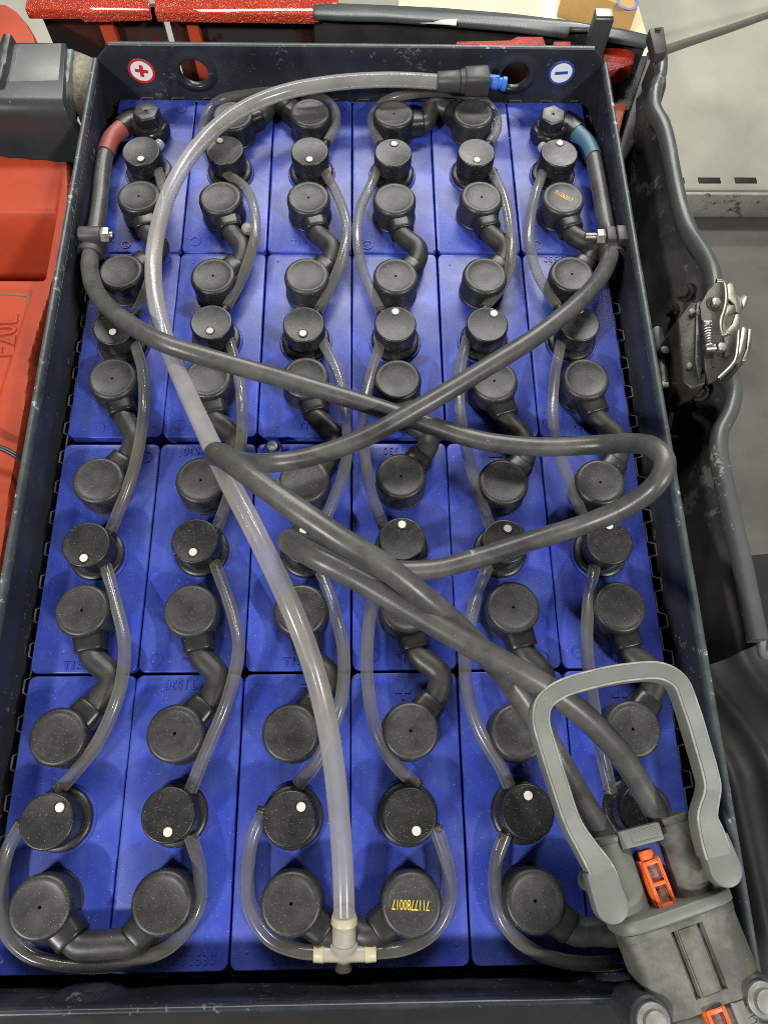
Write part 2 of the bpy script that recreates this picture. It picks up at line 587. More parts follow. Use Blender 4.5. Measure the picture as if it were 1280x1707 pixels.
M['lip'] = mat('grey_hood_edge', (0.075, 0.08, 0.08), 0.31, var=0.2, vscale=20, rvar=0.15, bump=0.1, wear=((0.26, 0.25, 0.22), 80, 0.64, 0.6), specks=((0.3, 0.3, 0.28), [(300, 0.06, 0.14)]))
M['zinc'] = mat('bright_zinc', (0.40, 0.395, 0.36), 0.42, metal=1.0, var=0.15, vscale=80, bump=0.1)
M['old_zinc'] = mat('yellowed_zinc_edge', (0.30, 0.29, 0.24), 0.48, metal=1.0, var=0.25, vscale=90, bump=0.2)
M['greasy'] = mat('greasy_steel', (0.040, 0.036, 0.028), 0.42, metal=0.3, var=0.4, vscale=60, bump=0.5, bscale=250, specks=((0.4, 0.38, 0.3), [(300, 0.1, 0.2)]))
M['red_sleeve'] = mat('red_heat_shrink', (0.27, 0.062, 0.052), 0.45, var=0.10, bump=0.1)
M['blue_sleeve'] = mat('blue_heat_shrink', (0.05, 0.125, 0.18), 0.45, var=0.12, bump=0.1)
M['blue_nipple'] = mat('light_blue_plastic', (0.04, 0.15, 0.55), 0.35, var=0.08)
M['coupler'] = mat('coupler_plastic', (0.045, 0.043, 0.040), 0.45, var=0.2, bump=0.12, dust=(DUST, 0.15))
M['tee'] = mat('milky_tee_plastic', (0.46, 0.43, 0.36), 0.30, var=0.2, vscale=60, trans=0.25, wear=((0.10, 0.08, 0.05), 110, 0.70, 0.6))
M['clear_plastic'] = mat('clear_stopper', (0.55, 0.62, 0.70), 0.2, trans=0.5)
M['clip'] = mat('cream_hose_clip', (0.52, 0.47, 0.31), 0.4, var=0.08, trans=0.1)
M['white'] = mat('sticker_white', (0.78, 0.79, 0.80), 0.35, var=0.03)
M['st_red'] = mat('sticker_red', (0.60, 0.025, 0.03), 0.35, var=0.04)
M['st_blue'] = mat('sticker_blue', (0.03, 0.07, 0.40), 0.35, var=0.04)
M['yellow'] = mat('yellow_stamped_ink', (0.70, 0.50, 0.05), 0.5, var=0.25, vscale=300)
M['concrete'] = mat('pale_concrete', (0.33, 0.33, 0.265), 0.62, var=0.16, vscale=5, bump=0.2, bscale=120,
                    specks=((0.22, 0.21, 0.18), [(30, 0.12, 0.10), (14, 0.10, 0.06)]), streak=((0.25, 0.25, 0.20), 0.6, (6, 3, 3)), cloud=((0.40, 0.40, 0.33), 3, 0.6), wear=((0.20, 0.195, 0.16), 22, 0.74, 0.7))
M['concrete_dark'] = mat('grey_concrete', (0.10, 0.097, 0.083), 0.55, var=0.25, vscale=7, bump=0.2, bscale=150,
                         specks=((0.06, 0.055, 0.05), [(26, 0.12, 0.08)]), streak=((0.155, 0.15, 0.13), 0.7, (5, 9, 5)))
M['edge_concrete'] = mat('stained_slab_edge', (0.34, 0.335, 0.30), 0.7, var=0.3, vscale=14, bump=0.4, bscale=150, wear=((0.10, 0.095, 0.085), 60, 0.60, 0.8))
M['black'] = mat('black_slot', (0.008, 0.008, 0.008), 0.7)
M['card'] = mat('cream_cardboard', (0.80, 0.68, 0.45), 0.75, var=0.05, vscale=10, bump=0.05)
M['kraft'] = mat('brown_cardboard', (0.52, 0.33, 0.12), 0.75, var=0.1, vscale=12, bump=0.08)
M['paper'] = mat('torn_paper', (0.62, 0.58, 0.55), 0.8, var=0.05)
M['floor_cable'] = mat('grey_floor_cable', (0.13, 0.128, 0.11), 0.5, var=0.1)

# ------------------------------------------------------------------ setting
FZ = -640.0
o = obj('floor', box(-3000, 4000, -3000, 6000, FZ - 50, FZ), M['concrete_dark'], smooth=False)
tag(o, kind='structure')
ye = P(1200, 318, FZ + 70).y
o = obj('raised_floor_slab', join(box(-3000, 4000, ye + 2, 6000, FZ + 4, FZ + 70)), M['concrete'], smooth=False, bevel=4)
tag(o, kind='structure')
WL[o] = Vector((0, 0, 0))
e = obj('slab_edge', box(-3000, 4000, ye - 6, ye + 1.5, FZ + 3, FZ + 66), M['edge_concrete'], o, bevel=2)
for (a, b) in ((1100, 1140), (1163, 1200), (1224, 1260), (1286, 1320)):
    p, q = P(a, 301, FZ + 70), P(b, 301, FZ + 70)
    obj('drain_slot', box(p.x, q.x, p.y - 7.5, p.y + 7.5, FZ + 66, FZ + 71.5), M['black'], o, bevel=1)
o = obj('truck_bay_floor', box(-420, 420, -470, 600, FZ + 6, FZ + 14), M['dark'], smooth=False)
tag(o, kind='structure')

# ------------------------------------------------------------------ battery tray
XL, XR, YB, YF, RH = -258.0, 259.0, 410.0, -412.0, 42.0
tray = thing('battery_tray', (0, 0, -600), 'dark painted steel tray holding the blue battery cells, two round holes at the back', 'battery tray')


def wall_plate(outline, holes, thick):
    return plate_vf(outline, holes, thick)


HX = (-163, 170)
out = [(-264, -600), (265, -600), (265, 38), (245, 57), (-241, 57), (-264, 36)]
bw = xf(wall_plate(out, [(h, 28.5, 15) for h in HX], 5), Matrix.Translation((0, YB + 2.5, 0)) @ Matrix.Rotation(math.radians(90), 4, 'X'))
bwo = obj('back_wall', bw, M['tray'], tray)
for h in HX:
    pr = [(14.6, -3), (14.6, 1.6), (15.8, 3.0), (17.5, 3.2), (20, 2.0), (23, 0.5), (25, -0.2)]
    obj('hole_collar', xf(lathe(pr, 40), Matrix.Translation((h, YB, 28.5)) @ Matrix.Rotation(math.radians(90), 4, 'X')), M['tray'], bwo)
out = [(XL, -600), (XR, -600), (XR, 34), (XL, 34)]
fw = xf(wall_plate(out, [(h, 6, 14) for h in (-172, 176)], 5), Matrix.Translation((0, YF - 2.5, 0)) @ Matrix.Rotation(math.radians(90), 4, 'X'))
fwo = obj('front_wall', fw, M['tray'], tray)
for h in (-172, 176):
    pr = [(13.6, -4), (13.6, 2.0), (14.8, 3.4), (16.5, 3.6), (20, 2.2), (23, 0.5), (25, -0.2)]
    obj('hole_collar', xf(lathe(pr, 40), Matrix.Translation((h, YF, 6)) @ Matrix.Rotation(math.radians(-90), 4, 'X')), M['tray'], fwo)
obj('left_wall', box(XL - 5.5, XL, YF, YB, -600, 34), M['tray'], tray, bevel=0.6)
obj('right_wall', box(XR, XR + 5.5, YF, YB, -600, 34), M['tray'], tray, bevel=0.6)
rim_sec = [(circ(3.6, 14))]


def rim(pts, name):
    path = spline(pts, 24)
    random.seed(len(name) + int(pts[0][0]))
    secs = []
    for p in path:
        r = 3.0 + random.uniform(-0.1, 0.1)
        secs.append(circ(r, 14, 0.8, 5.0))
    obj(name, ring_sweep(path, secs, fixed_up=Vector((0, 0, 1))), M['tray' if name == 'front_rim' else 'rim'], tray)


rim([(XL - 2.7, YF - 3, 37.5), (XL - 2.7, -150, 37.2), (XL - 2.7, 150, 37.8), (XL - 2.7, YB + 1, 37.5)], 'left_rim')
rim([(XR + 2.7, YF - 3, 37.5), (XR + 2.7, -150, 37.9), (XR + 2.7, 150, 37.2), (XR + 2.7, YB + 1, 37.5)], 'right_rim')
rim([(XL - 2, YF - 2.6, 37.5), (0, YF - 2.6, 37.3), (XR + 2, YF - 2.6, 37.6)], 'front_rim')
obj('back_rim', ring_sweep([Vector((-242, YB + 2.5, 56.6)), Vector((0, YB + 2.5, 56.8)), Vector((246, YB + 2.5, 56.6))], [circ(2.7, 12, 1.0, 1.2)] * 3, fixed_up=Vector((0, 0, 1))), M['rim'], tray)
obj('bottom_plate', box(XL, XR, YF, YB, -606, -600.5), M['dark'], tray)

# polarity stickers on the back wall
for x, z, mt, sym, tilt in ((-217, 29, 'st_red', 'plus', -0.12), (218.5, 31, 'st_blue', 'minus', 0.08)):
    base = Matrix.Translation((x, YB - 0.25, z)) @ Matrix.Rotation(math.radians(90), 4, 'X') @ Matrix.Rotation(tilt, 4, 'Z')
    st = obj('polarity_sticker', xf(lathe([(0, 0), (13.4, 0), (13.4, 0.25), (0, 0.25)], 48), base), M['white'], tray)
    st['label'] = 'round sticker with a red plus' if sym == 'plus' else 'round sticker with a blue minus'
    WL[st] = WL[tray]
    obj('sticker_ring', xf(lathe([(11.1, 0.3), (13.5, 0.3), (13.5, 0.42), (11.1, 0.42), (11.1, 0.3)], 48), base), M[mt], st)
    if sym == 'plus':
        s = join(prism([(-1.9, -6.6), (1.9, -6.6), (1.9, -1.9), (6.6, -1.9), (6.6, 1.9), (1.9, 1.9), (1.9, 6.6), (-1.9, 6.6), (-1.9, 1.9), (-6.6, 1.9), (-6.6, -1.9), (-1.9, -1.9)], 0.3, 0.42))
    else:
        s = box(-6.6, 6.6, -1.7, 1.7, 0.3, 0.42)
    obj('sticker_symbol', xf(s, base), M[mt], st, smooth=False)

# corrugated spacers between the cells and the walls
def spacer(axis, a0, a1, b0, b1, ztop, period, label, duty=0.5):
    pts = []
    t = a0
    k = 0
    while t < a1:
        half = period * (duty if k % 2 == 0 else 1 - duty)
        b = b0 if k % 2 == 0 else b1
        t2 = min(t + half, a1)
        pts += [(t + 0.8, b), (t2 - 0.8, b)]
        t = t2
        k += 1
    if axis == 'y': pts = [(b, a) for a, b in pts]
    path = [Vector((p[0], p[1], 0)) for p in pts]

    def wall_(z0, z1, th):
        V, F = [], []
        for i, p in enumerate(path):
            a, b = path[max(0, i - 1)], path[min(len(path) - 1, i + 1)]
            d = (b - a).normalized()
            nrm = Vector((-d.y, d.x, 0)) * th
            V += [p + nrm + Vector((0, 0, z0)), p - nrm + Vector((0, 0, z0)), p + nrm + Vector((0, 0, z1)), p - nrm + Vector((0, 0, z1))]
        for i in range(len(path) - 1):
            q = i * 4
            F += [(q, q + 4, q + 6, q + 2), (q + 1, q + 3, q + 7, q + 5), (q + 2, q + 6, q + 7, q + 3), (q, q + 1, q + 5, q + 4)]
        F += [(0, 2, 3, 1), (len(V) - 4, len(V) - 3, len(V) - 1, len(V) - 2)]
        return V, F
    t_ = thing('corrugated_spacer', (path[0].x, path[0].y, ztop - 300), label, 'spacer', 'spacers between cells and tray')
    obj('sheet', wall_(ztop - 300, ztop, 0.7), M['spacer'], t_, smooth=False)
    obj('dusty_edge', wall_(ztop + 0.1, ztop + 0.6, 0.62), M['spacer_edge'], t_, smooth=False)


spacer('y', -400, 402, 251.0, 257.6, -7, 30.5, 'black corrugated plastic spacer along the right wall of the tray', 0.62)
spacer('y', -400, 402, -249.6, -253.4, -5, 28.0, 'black corrugated plastic spacer along the left wall of the tray', 0.6)
spacer('x', -246, 246, 404.2, 408.8, -2, 33.0, 'black corrugated plastic spacer along the back wall of the tray', 0.6)
spacer('x', -246, 246, -405.0, -410, -24, 29.0, 'black corrugated plastic spacer along the front wall of the tray', 0.55)

# ------------------------------------------------------------------ battery cells
ROWN = ['back row', 'second row from the back', 'third row from the back', 'front row']
COLN = ['leftmost', 'second from left', 'third from left', 'third from right', 'second from right', 'rightmost']
XG = [-249, -166, -83, 0, 83, 166, 249]
YG = [(405.0, 203.2), (201.6, 2.8), (-3.6, -200.4), (-202.6, -402.8)]
cells = {}
lid_me = {}
for r in range(4):
    hy = (YG[r][0] - YG[r][1]) / 2
    vf = prism(rrect(-40.9, 40.9, -hy, hy, 5.5), -12, 0)
    lid_me[r] = make_mesh('lid', vf, M['blue'], bevel=1.0, segs=3)
    lid_me[(r, 'case')] = make_mesh('case', prism(rrect(-40.2, 40.2, -hy + 0.7, hy - 0.7, 5.0), -560, -12.2), M['blue'], smooth=True)
neck_me = make_mesh('filler_neck', lathe([(24.0, 0.05), (24.0, 1.2), (23.2, 2.0), (20.6, 2.0), (20.6, 0.05)], 40), M['blue'])
for r in range(4):
    for c in range(6):
        cx, cy = (XG[c] + XG[c + 1]) / 2 + random.uniform(-.35, .35), (YG[r][0] + YG[r][1]) / 2
        cz = random.uniform(-0.5, 0.0)
        t = thing('battery_cell', (cx, cy, -560), 'blue plastic battery cell, %s in the %s' % (COLN[c], ROWN[r]), 'battery cell', 'cells in the battery tray')
        cells[(r, c)] = t
        rot = (0, 0, random.uniform(-0.0012, 0.0012))
        place('lid', lid_me[r], (cx, cy, cz), t, rot)
        place('case', lid_me[(r, 'case')], (cx, cy, cz), t, rot)


def disc_mark(p, rr=5.2, txt=None):
    v = lathe([(rr - 0.7, -0.6), (rr - 0.6, 0.6), (rr, 0.6), (rr + 0.1, -0.6)], 24, (p.x, p.y, 0))
    if txt: v = join(v, at(text_vf(txt, 5.0, 0.3), p.x, p.y, 0.1, 0))
    return v


def sign_mark(p, plus, s=6.0):
    a = lathe([(0, 0.5), (0.01, 0.5)], 3, (0, 0, -5))
    parts = [box(p.x - s, p.x + s, p.y - 1.0, p.y + 1.0, -0.6, 0.6)]
    if plus: parts.append(box(p.x - 1.0, p.x + 1.0, p.y - s, p.y + s, -0.6, 0.61))
    return join(*parts)


MARKS = [  # row, column, kind, pixel
    (0, 0, 'S', 210, 408), (0, 0, 'D', 303, 182), (0, 1, 'D', 326, 402), (0, 2, 'T', 506, 405), (0, 2, 'D', 568, 183), (0, 3, 'D', 612, 408), (0, 3, '+', 653, 406),
    (0, 4, '-', 795, 404), (0, 5, 'D', 893, 408), (0, 5, '+', 936, 407),
    (1, 0, 'D', 277, 434), (1, 2, 'D', 559, 436), (1, 5, 'U', 926, 432),
    (1, 0, 'S', 167, 714), (1, 1, 'D', 299, 708), (1, 1, '-', 352, 710), (1, 2, 'T', 519, 712), (1, 3, '-', 663, 714), (1, 4, 'T', 823, 712), (1, 5, 'D', 915, 706), (1, 5, '+', 970, 712),
    (2, 0, 'D', 245, 762), (2, 1, 'U', 330, 752), (2, 2, 'S', 446, 764), (2, 3, 'U', 662, 751), (2, 4, '-', 826, 760),
    (2, 0, 'T', 132, 1111), (2, 1, 'D', 262, 1100), (2, 1, '-', 316, 1101), (2, 2, 'T', 498, 1105), (2, 3, 'D', 622, 1093), (2, 3, '+', 672, 1094), (2, 5, 'D', 964, 1088), (2, 5, '+', 1026, 1093), (2, 4, 'D', 905, 1096),
    (3, 0, 'D', 186, 1150), (3, 1, 'U', 302, 1141), (3, 2, '-', 512, 1144), (3, 2, 'D', 554, 1150), (3, 3, '+', 672, 1153), (3, 4, 'D', 918, 1144), (3, 5, '+', 1033, 1160),
    (3, 2, 'U', 480, 1597), (3, 3, '+', 686, 1594), (3, 3, 'D', 615, 1597), (3, 0, 'D', 150, 1600), (3, 1, 'T', 330, 1600),
]
for r, c, k, px, py in MARKS:
    p = P(px, py, 0)
    if k == 'D': vf = join(disc_mark(p), lathe([(0, 0.4), (0.5, 0.4), (0.6, 0)], 8, (p.x, p.y, 0)))
    elif k == 'S': vf = disc_mark(p, 4.2, 'S')
    elif k in '+-': vf = sign_mark(p, k == '+')
    else: vf = at(text_vf('T1530', 9.5, 0.6), p.x, p.y, 0.1, 0 if k == 'T' else math.pi)
    obj({'D': 'moulded_ring', 'S': 'moulded_ring', '+': 'polarity_mark', '-': 'polarity_mark'}.get(k, 'moulded_lettering'), vf, M['blue'], cells[(r, c)], smooth=False)
pip_me = make_mesh('moulded_pip', lathe([(0, 0.8), (0.7, 0.7), (1.1, 0.0)], 10), M['blue'])
for r in range(4):
    for c in range(6):
        t = cells[(r, c)]
        for sx, sy in ((-28, 90), (29, -88), (-27, -91)):
            if random.random() < 0.75:
                place('moulded_pip', pip_me, (WL[t].x + sx + random.uniform(-5, 5), WL[t].y + sy + random.uniform(-5, 4), -0.25), t)

# ------------------------------------------------------------------ filler plugs
V1 = [(236, 250), (376, 249), (516, 251), (655, 254), (794, 254), (932, 255)]
V2 = [(190, 543), (351, 537), (506, 539), (660, 539), (813, 540), (965, 538)]
V3 = [(143, 907), (325, 901), (508, 903), (671, 899), (842, 903), (1016, 903)]
V4 = [(78, 1368), (280, 1360), (482, 1364), (682, 1359), (881, 1355), None]
DOT = [[(235, 264), (367, 234), (516, 265), (657, 239), (795, 266), (933, 238)],
       [(188, 553), (350, 551), (505, 555), (659, 519), (823, 522), (966, 517)],
       [(140, 930), (322, 920), (506, 884), (670, 874), (846, 881), (1015, 876)],
       [(100, 1346), (280, 1387), (502, 1345), (694, 1385), (880, 1326), None]]
PH = 30.0
plug_pos = {}
for r, row in enumerate((V1, V2, V3, V4)):
    for c, q in enumerate(row):
        if q is None:
            p = Vector((207, -304, 0))
        else:
            p = P(q[0], q[1], PH)
        plug_pos[(r, c)] = Vector((p.x, p.y, 0))

TUBES = [  # from, to, wording, path
    ((0, 0), (1, 0), [(262, 278, 14), (270, 310, 18), (268, 380, 22), (255, 450, 22), (240, 495, 18), (226, 524, 13)]),
    ((1, 0), (2, 0), [(222, 562, 14), (238, 620, 21), (240, 690, 27), (224, 780, 25), (203, 840, 17), (185, 885, 13)]),
    ((2, 0), (3, 0), [(177, 944, 14), (192, 1000, 20), (208, 1075, 26), (200, 1150, 27), (165, 1235, 20), (125, 1288, 15), (98, 1318, 13)]),
    ((3, 0), (3, 1), [(38, 1372, 13), (12, 1420, 11), (3, 1485, 10), (10, 1550, 10), (50, 1592, 10), (130, 1610, 10), (220, 1602, 10), (290, 1572, 11), (330, 1510, 12), (333, 1450, 12), (318, 1392, 13)]),
    ((3, 1), (2, 1), [(318, 1318, 13), (340, 1262, 18), (380, 1165, 26), (398, 1080, 27), (390, 1030, 22), (358, 938, 14)]),
    ((2, 1), (1, 1), [(362, 880, 14), (382, 825, 20), (402, 740, 27), (403, 670, 27), (396, 620, 20), (382, 566, 14)]),
    ((1, 1), (0, 1), [(378, 512, 13), (405, 460, 19), (425, 395, 24), (424, 350, 24), (410, 315, 20), (370, 284, 14)]),
    ((0, 1), (0, 2), [(347, 250, 13), (338, 225, 12), (345, 192, 11), (365, 168, 11), (420, 156, 12), (480, 152, 12), (525, 158, 12), (555, 178, 12), (560, 205, 12), (545, 238, 13)]),
    ((0, 2), (1, 2), [(540, 285, 13), (562, 325, 18), (578, 375, 23), (572, 425, 23), (548, 485, 18), (530, 520, 13)]),
    ((1, 2), (2, 2), [(535, 565, 13), (560, 615, 20), (578, 690, 26), (575, 780, 24), (555, 835, 18), (540, 872, 13)]),
    ((2, 2), (3, 2), [(535, 955, 13), (558, 1020, 20), (573, 1090, 26), (568, 1170, 25), (545, 1235, 18), (525, 1275, 15), (496, 1310, 13)]),
    ((3, 2), 'tee', [(440, 1352, 13), (420, 1400, 11), (413, 1460, 10), (420, 1520, 10), (450, 1565, 11), (500, 1585, 12.5), (538, 1588, 13)]),
    ('tee', (3, 3), [(612, 1588, 13), (680, 1578, 12.5), (725, 1550, 12), (748, 1500, 12), (745, 1440, 12), (725, 1378, 13)]),
    ((3, 3), (2, 3), [(695, 1310, 13), (655, 1270, 17), (628, 1220, 22), (613, 1140, 25), (613, 1060, 25), (625, 985, 20), (645, 932, 13)]),
    ((2, 3), (1, 3), [(640, 880, 13), (620, 825, 18), (606, 740, 24), (607, 680, 24), (620, 620, 20), (637, 565, 13)]),
    ((1, 3), (0, 3), [(635, 520, 13), (608, 460, 18), (596, 405, 22), (600, 350, 22), (615, 315, 20), (632, 276, 13)]),
    ((0, 3), (0, 4), [(634, 240, 13), (622, 215, 12), (622, 192, 11), (645, 167, 11), (690, 156, 12), (745, 154, 12), (800, 165, 12), (826, 192, 12), (828, 215, 12), (815, 240, 13)]),
    ((0, 4), (1, 4), [(820, 285, 13), (840, 330, 19), (851, 390, 24), (850, 440, 23), (838, 475, 18), (808, 512, 13)]),
    ((1, 4), (2, 4), [(780, 560, 13), (768, 610, 20), (766, 680, 24), (780, 760, 24), (800, 830, 18), (818, 880, 13)]),
    ((2, 4), (3, 4), [(812, 945, 13), (790, 1010, 20), (775, 1090, 24), (780, 1160, 23), (800, 1220, 20), (835, 1280, 16), (848, 1310, 13)]),
    ((3, 4), (3, 5), [(842, 1390, 13), (828, 1430, 11), (825, 1480, 10), (838, 1535, 10), (880, 1580, 10), (950, 1604, 10), (1040, 1602, 10), (1130, 1570, 10), (1160, 1500, 10), (1140, 1420, 12)]),
    ((3, 5), (2, 5), [(1018, 1320, 13), (1002, 1250, 20), (988, 1170, 23), (978, 1080, 23), (980, 1010, 20), (992, 935, 13)]),
    ((2, 5), (1, 5), [(975, 870, 13), (955, 820, 18), (930, 750, 24), (921, 690, 24), (924, 630, 20), (936, 566, 13)]),
    ((1, 5), (0, 5), [(928, 510, 13), (895, 455, 18), (882, 400, 22), (886, 350, 22), (895, 315, 20), (906, 284, 13)]),
]
nozzles = {k: [] for k in plug_pos}
for a, b, path in TUBES:
    if a != 'tee': nozzles[a].append(P(*path[0]))
    if b != 'tee': nozzles[b].append(P(*path[-1]))

base_me = make_mesh('base_ring', lathe([(0, 0), (21.5, 0), (22.2, 0.8), (22.2, 4.0), (21.4, 5.0), (18.8, 5.4), (17.6, 5.6), (17.6, 7.0), (0, 7.0)], 44), M['plug'])
body_me = make_mesh('plug_body', lathe([(17.2, 6.2), (17.4, 12), (18.2, 13.0), (18.6, 13.4), (18.6, 28.8), (18.1, 29.7), (17.2, 30.0), (16.6, 29.85), (0, 29.85)], 48), M['plug'])
dot_me = make_mesh('float_dot', lathe([(0, 0.75), (3.0, 0.75), (3.2, 0.5), (3.2, 0)], 24), M['white_dot'])
ring_me = make_mesh('dot_ring', lathe([(3.45, 0), (3.55, 0.6), (4.3, 0.6), (4.6, 0)], 24), M['plug'])
stop_done = {}
for (r, c), p in plug_pos.items():
    extra = ' under the main cable' if (r, c) in ((1, 0),) else ''
    t = thing('filler_plug', p, 'round black filler plug with white dot, %s, %s' % (COLN[c], ROWN[r]), 'filler plug', 'filler plugs on the cells')
    place('filler_neck', neck_me, (p.x, p.y, 0), cells[(r, c)])
    place('base_ring', base_me, p + Vector((0, 0, 0.6)), t)
    tilt = (random.uniform(-.025, .025), random.uniform(-.025, .025), random.uniform(0, 6))
    body = place('plug_body', body_me, p, t, tilt)
    d = DOT[r][c]
    if d:
        q = P(d[0], d[1], PH)
        place('float_dot', dot_me, (q.x, q.y, PH - 0.4), t)
        place('dot_ring', ring_me, (q.x, q.y, PH - 0.25), t)
    for q in nozzles[(r, c)]:
        a = Vector((p.x, p.y, q.z))
        d_ = (q - a).normalized()
        e_ = q + d_ * 5
        obj('nozzle', join(rod(a + d_ * 8, q - d_ * 1.0, 4.6, 4.4, 16), rod(q - d_ * 2.0, e_, 3.3, 3.1, 16)), M['plug'], t)
    if (r, c) in ((0, 0), (0, 5)):
        e0 = P(264, 243, 20) if c == 0 else P(905, 247, 20)
        a = Vector((p.x, p.y, 17))
        d_ = (e0 - a).normalized()
        obj('end_stopper', rod(a + d_ * 12, a + d_ * 26, 5.2, 4.8, 18, 1.2), M['clear_plastic'], t)

ORD = ['first', 'second', 'third', 'fourth']
for a, b, path in TUBES:
    if a == 'tee' or b == 'tee':
        lab = 'thin clear water tube looping from the milky tee to the %s front plug' % ('third' if b == 'tee' else 'fourth')
        lab += ' from left'
    elif a[1] == b[1]:
        rr = sorted((a[0], b[0]))
        lab = 'thin clear water tube between plugs of %s and %s rows from back, %s column' % (ORD[rr[0]], ORD[rr[1]], ['leftmost', 'second', 'third', 'fourth', 'fifth', 'rightmost'][a[1]])
    else:
        lab = {(3, 0): 'thin clear water tube looping round the front left corner caps',
               (0, 1): 'thin clear water tube behind the back caps, left of centre',
               (0, 3): 'thin clear water tube behind the back caps, right of centre',
               (3, 4): 'thin clear water tube looping under the grey connector at front right'}[a]
    pts = [P(*q) for q in path]
    t = obj('water_tube', tube(pts, 4.8, 7, 20), M['thin_tube'], origin=pts[0])
    tag(t, lab, 'tube', 'thin tubes linking the filler plugs')

# ------------------------------------------------------------------ link cables with rubber caps
CH = 26.0
pA = [None, (386, 192), (516, 187), (656, 190), (790, 188), None]
pB = [(231, 327), (367, 328), (514, 328), (658, 331), (801, 328), (939, 329)]
pC = [(202, 452), (356, 459), (511, 459), (659, 459), (808, 458), (954, 456)]
pD = [(185, 630), (346, 630), (509, 628), (663, 632), (825, 634), (977, 630)]
pE = [(162, 799), (333, 800), (508, 800), (669, 793), (839, 804), (1002, 803)]
pF = [(137, 1016), (317, 1016), (501, 1015), (676, 1013), (855, 1012), (1032, 1012)]
pG = [(97, 1228), (291, 1222), (485, 1220), (683, 1217), (865, 1220), (1055, 1214)]
pH_ = [(63, 1513), (270, 1507), (484, 1508), (686, 1508), (893, 1502), None]


def cap_profile(hole):
    pr = [(20.6, 0.2), (21.3, 0.8), (21.3, 2.4), (20.4, 3.2), (20.3, 4), (20.9, 20), (20.9, 22.4), (20.3, 24.4), (19.0, 25.7), (17.4, 26.0), (15.6, 25.6), (13.5, 25.1), (6, 25.0)]
    if hole: pr += [(1.2, 25.0), (0.95, 24.6), (0.95, 21), (0, 21)]
    else: pr += [(0, 25.0)]
    return pr


cap_me = {h: make_mesh('post_cap', lathe(cap_profile(h), 52), M['rubber']) for h in (True, False)}
HOLES = {(0, 0, 'B'), (0, 2, 'B'), (0, 4, 'B'), (0, 3, 'A'), (1, 1, 'A'), (1, 3, 'A'), (1, 5, 'A'), (1, 0, 'B'), (1, 2, 'B'), (1, 4, 'B'), (2, 1, 'A'), (2, 3, 'A'), (2, 5, 'A'),
         (2, 0, 'B'), (2, 4, 'B'), (3, 1, 'A'), (3, 3, 'A'), (3, 5, 'A'), (3, 0, 'B'), (3, 2, 'B'), (3, 4, 'B')}


def sleeve_vf(p0, d, L):
    path = [p0 + d * s for s in (10, 17, 20, L - 4, L - 1.2, L - 0.4, L)]
    rad = [11.5, 12.4, 12.2, 11.6, 11.6, 11.2, 10.6]
    hh = [11.0, 11.4, 11.4, 10.8, 10.8, 10.4, 9.8]
    return ring_sweep(path, [circ(a, 24, 0.62, b) for a, b in zip(rad, hh)], fixed_up=Vector((0, 0, 1)))


def link(qa, qb, da, db, mids, label, keys, stamp=None):
    ca = P(qa[0], qa[1], CH) if not isinstance(qa, Vector) else qa
    cb = P(qb[0], qb[1], CH) if not isinstance(qb, Vector) else qb
    ca, cb = Vector((ca.x, ca.y, 0.3)), Vector((cb.x, cb.y, 0.3))
    t = thing('link_cable', ca, label, 'link cable', 'link cables between cells')
    da, db = Vector((*da, 0)).normalized(), Vector((*db, 0)).normalized()
    za = Vector((0, 0, 11.5))
    LA, LB = 31.0, 30.0
    for i, (cc, d, L) in enumerate(((ca, da, LA), (cb, db, LB))):
        cap = place('post_cap', cap_me[keys[i] in HOLES], cc, t, (random.uniform(-.035, .035), random.uniform(-.035, .035), random.uniform(0, 6)) if not (stamp and stamp[0] == i) else (0, 0, 1))
        obj('cap_sleeve', sleeve_vf(cc + za, d, L), M['sleeve'], t)
        if stamp and stamp[0] == i:
            obj('stamped_number', at(xf(text_vf('7117780017' if i == 1 else '7113263017', stamp[2], 0.12), Matrix.Diagonal((1, 1.8, 1, 1))), cc.x + stamp[3], cc.y + stamp[4], 25.5, stamp[1]), M['yellow'], t, smooth=False)
    pts = [ca + za + da * 20, ca + za + da * (LA + 3)] + [Vector(m) for m in mids] + [cb + za + db * (LB + 3), cb + za + db * 20]
    obj('cable', tube(pts, 9.3, 8, 20), M['link_cable'], t)
    return t


CN = ['leftmost', 'second', 'third', 'fourth', 'fifth', 'rightmost']
for k, (ra, rb_, n1, n2) in enumerate(((pB, pC, 'back', 'second'), (pD, pE, 'second', 'third'), (pF, pG, 'third', 'front'))):
    for c in range(6):
        a, b = P(*ra[c], CH), P(*rb_[c], CH)
        j = random.uniform(-2, 2)
        da = (0.30 + random.uniform(-.08, .08), -1)
        db = (0.62 + random.uniform(-.08, .08), 0.80)
        if k == 2: da = (0.22 + random.uniform(-.05, .05), -1)
        if k == 0: db = (0.58, 0.72)
        mid = Vector((max(a.x, b.x) + 23 + j, (a.y + b.y) / 2 - 4, 12.5 + random.uniform(-1, 2)))
        st = None
        if k == 0 and c == 5: st = (0, math.radians(-36), 3.9, 0.0, 2.0)
        link(ra[c], rb_[c], da, db, [mid], 'black capped link cable joining %s and %s rows, %s column from left' % (n1, n2, CN[c]) if c not in (0, 5)
             else 'black capped link cable joining %s and %s rows, %s column' % (n1, n2, CN[c]), ((k, c, 'B'), (k + 1, c, 'A')), st)
m1 = P(178, 1578, 12)
link(pH_[0], pH_[1], (0.72, -0.70), (-0.66, -0.75), [m1 + Vector((-8, 1, 0)), m1 + Vector((10, 2, 0))], 'black capped link cable across the two leftmost front cells, inside a tube loop', ((3, 0, 'B'), (3, 1, 'B')))
m1 = P(585, 1550, 9.6)
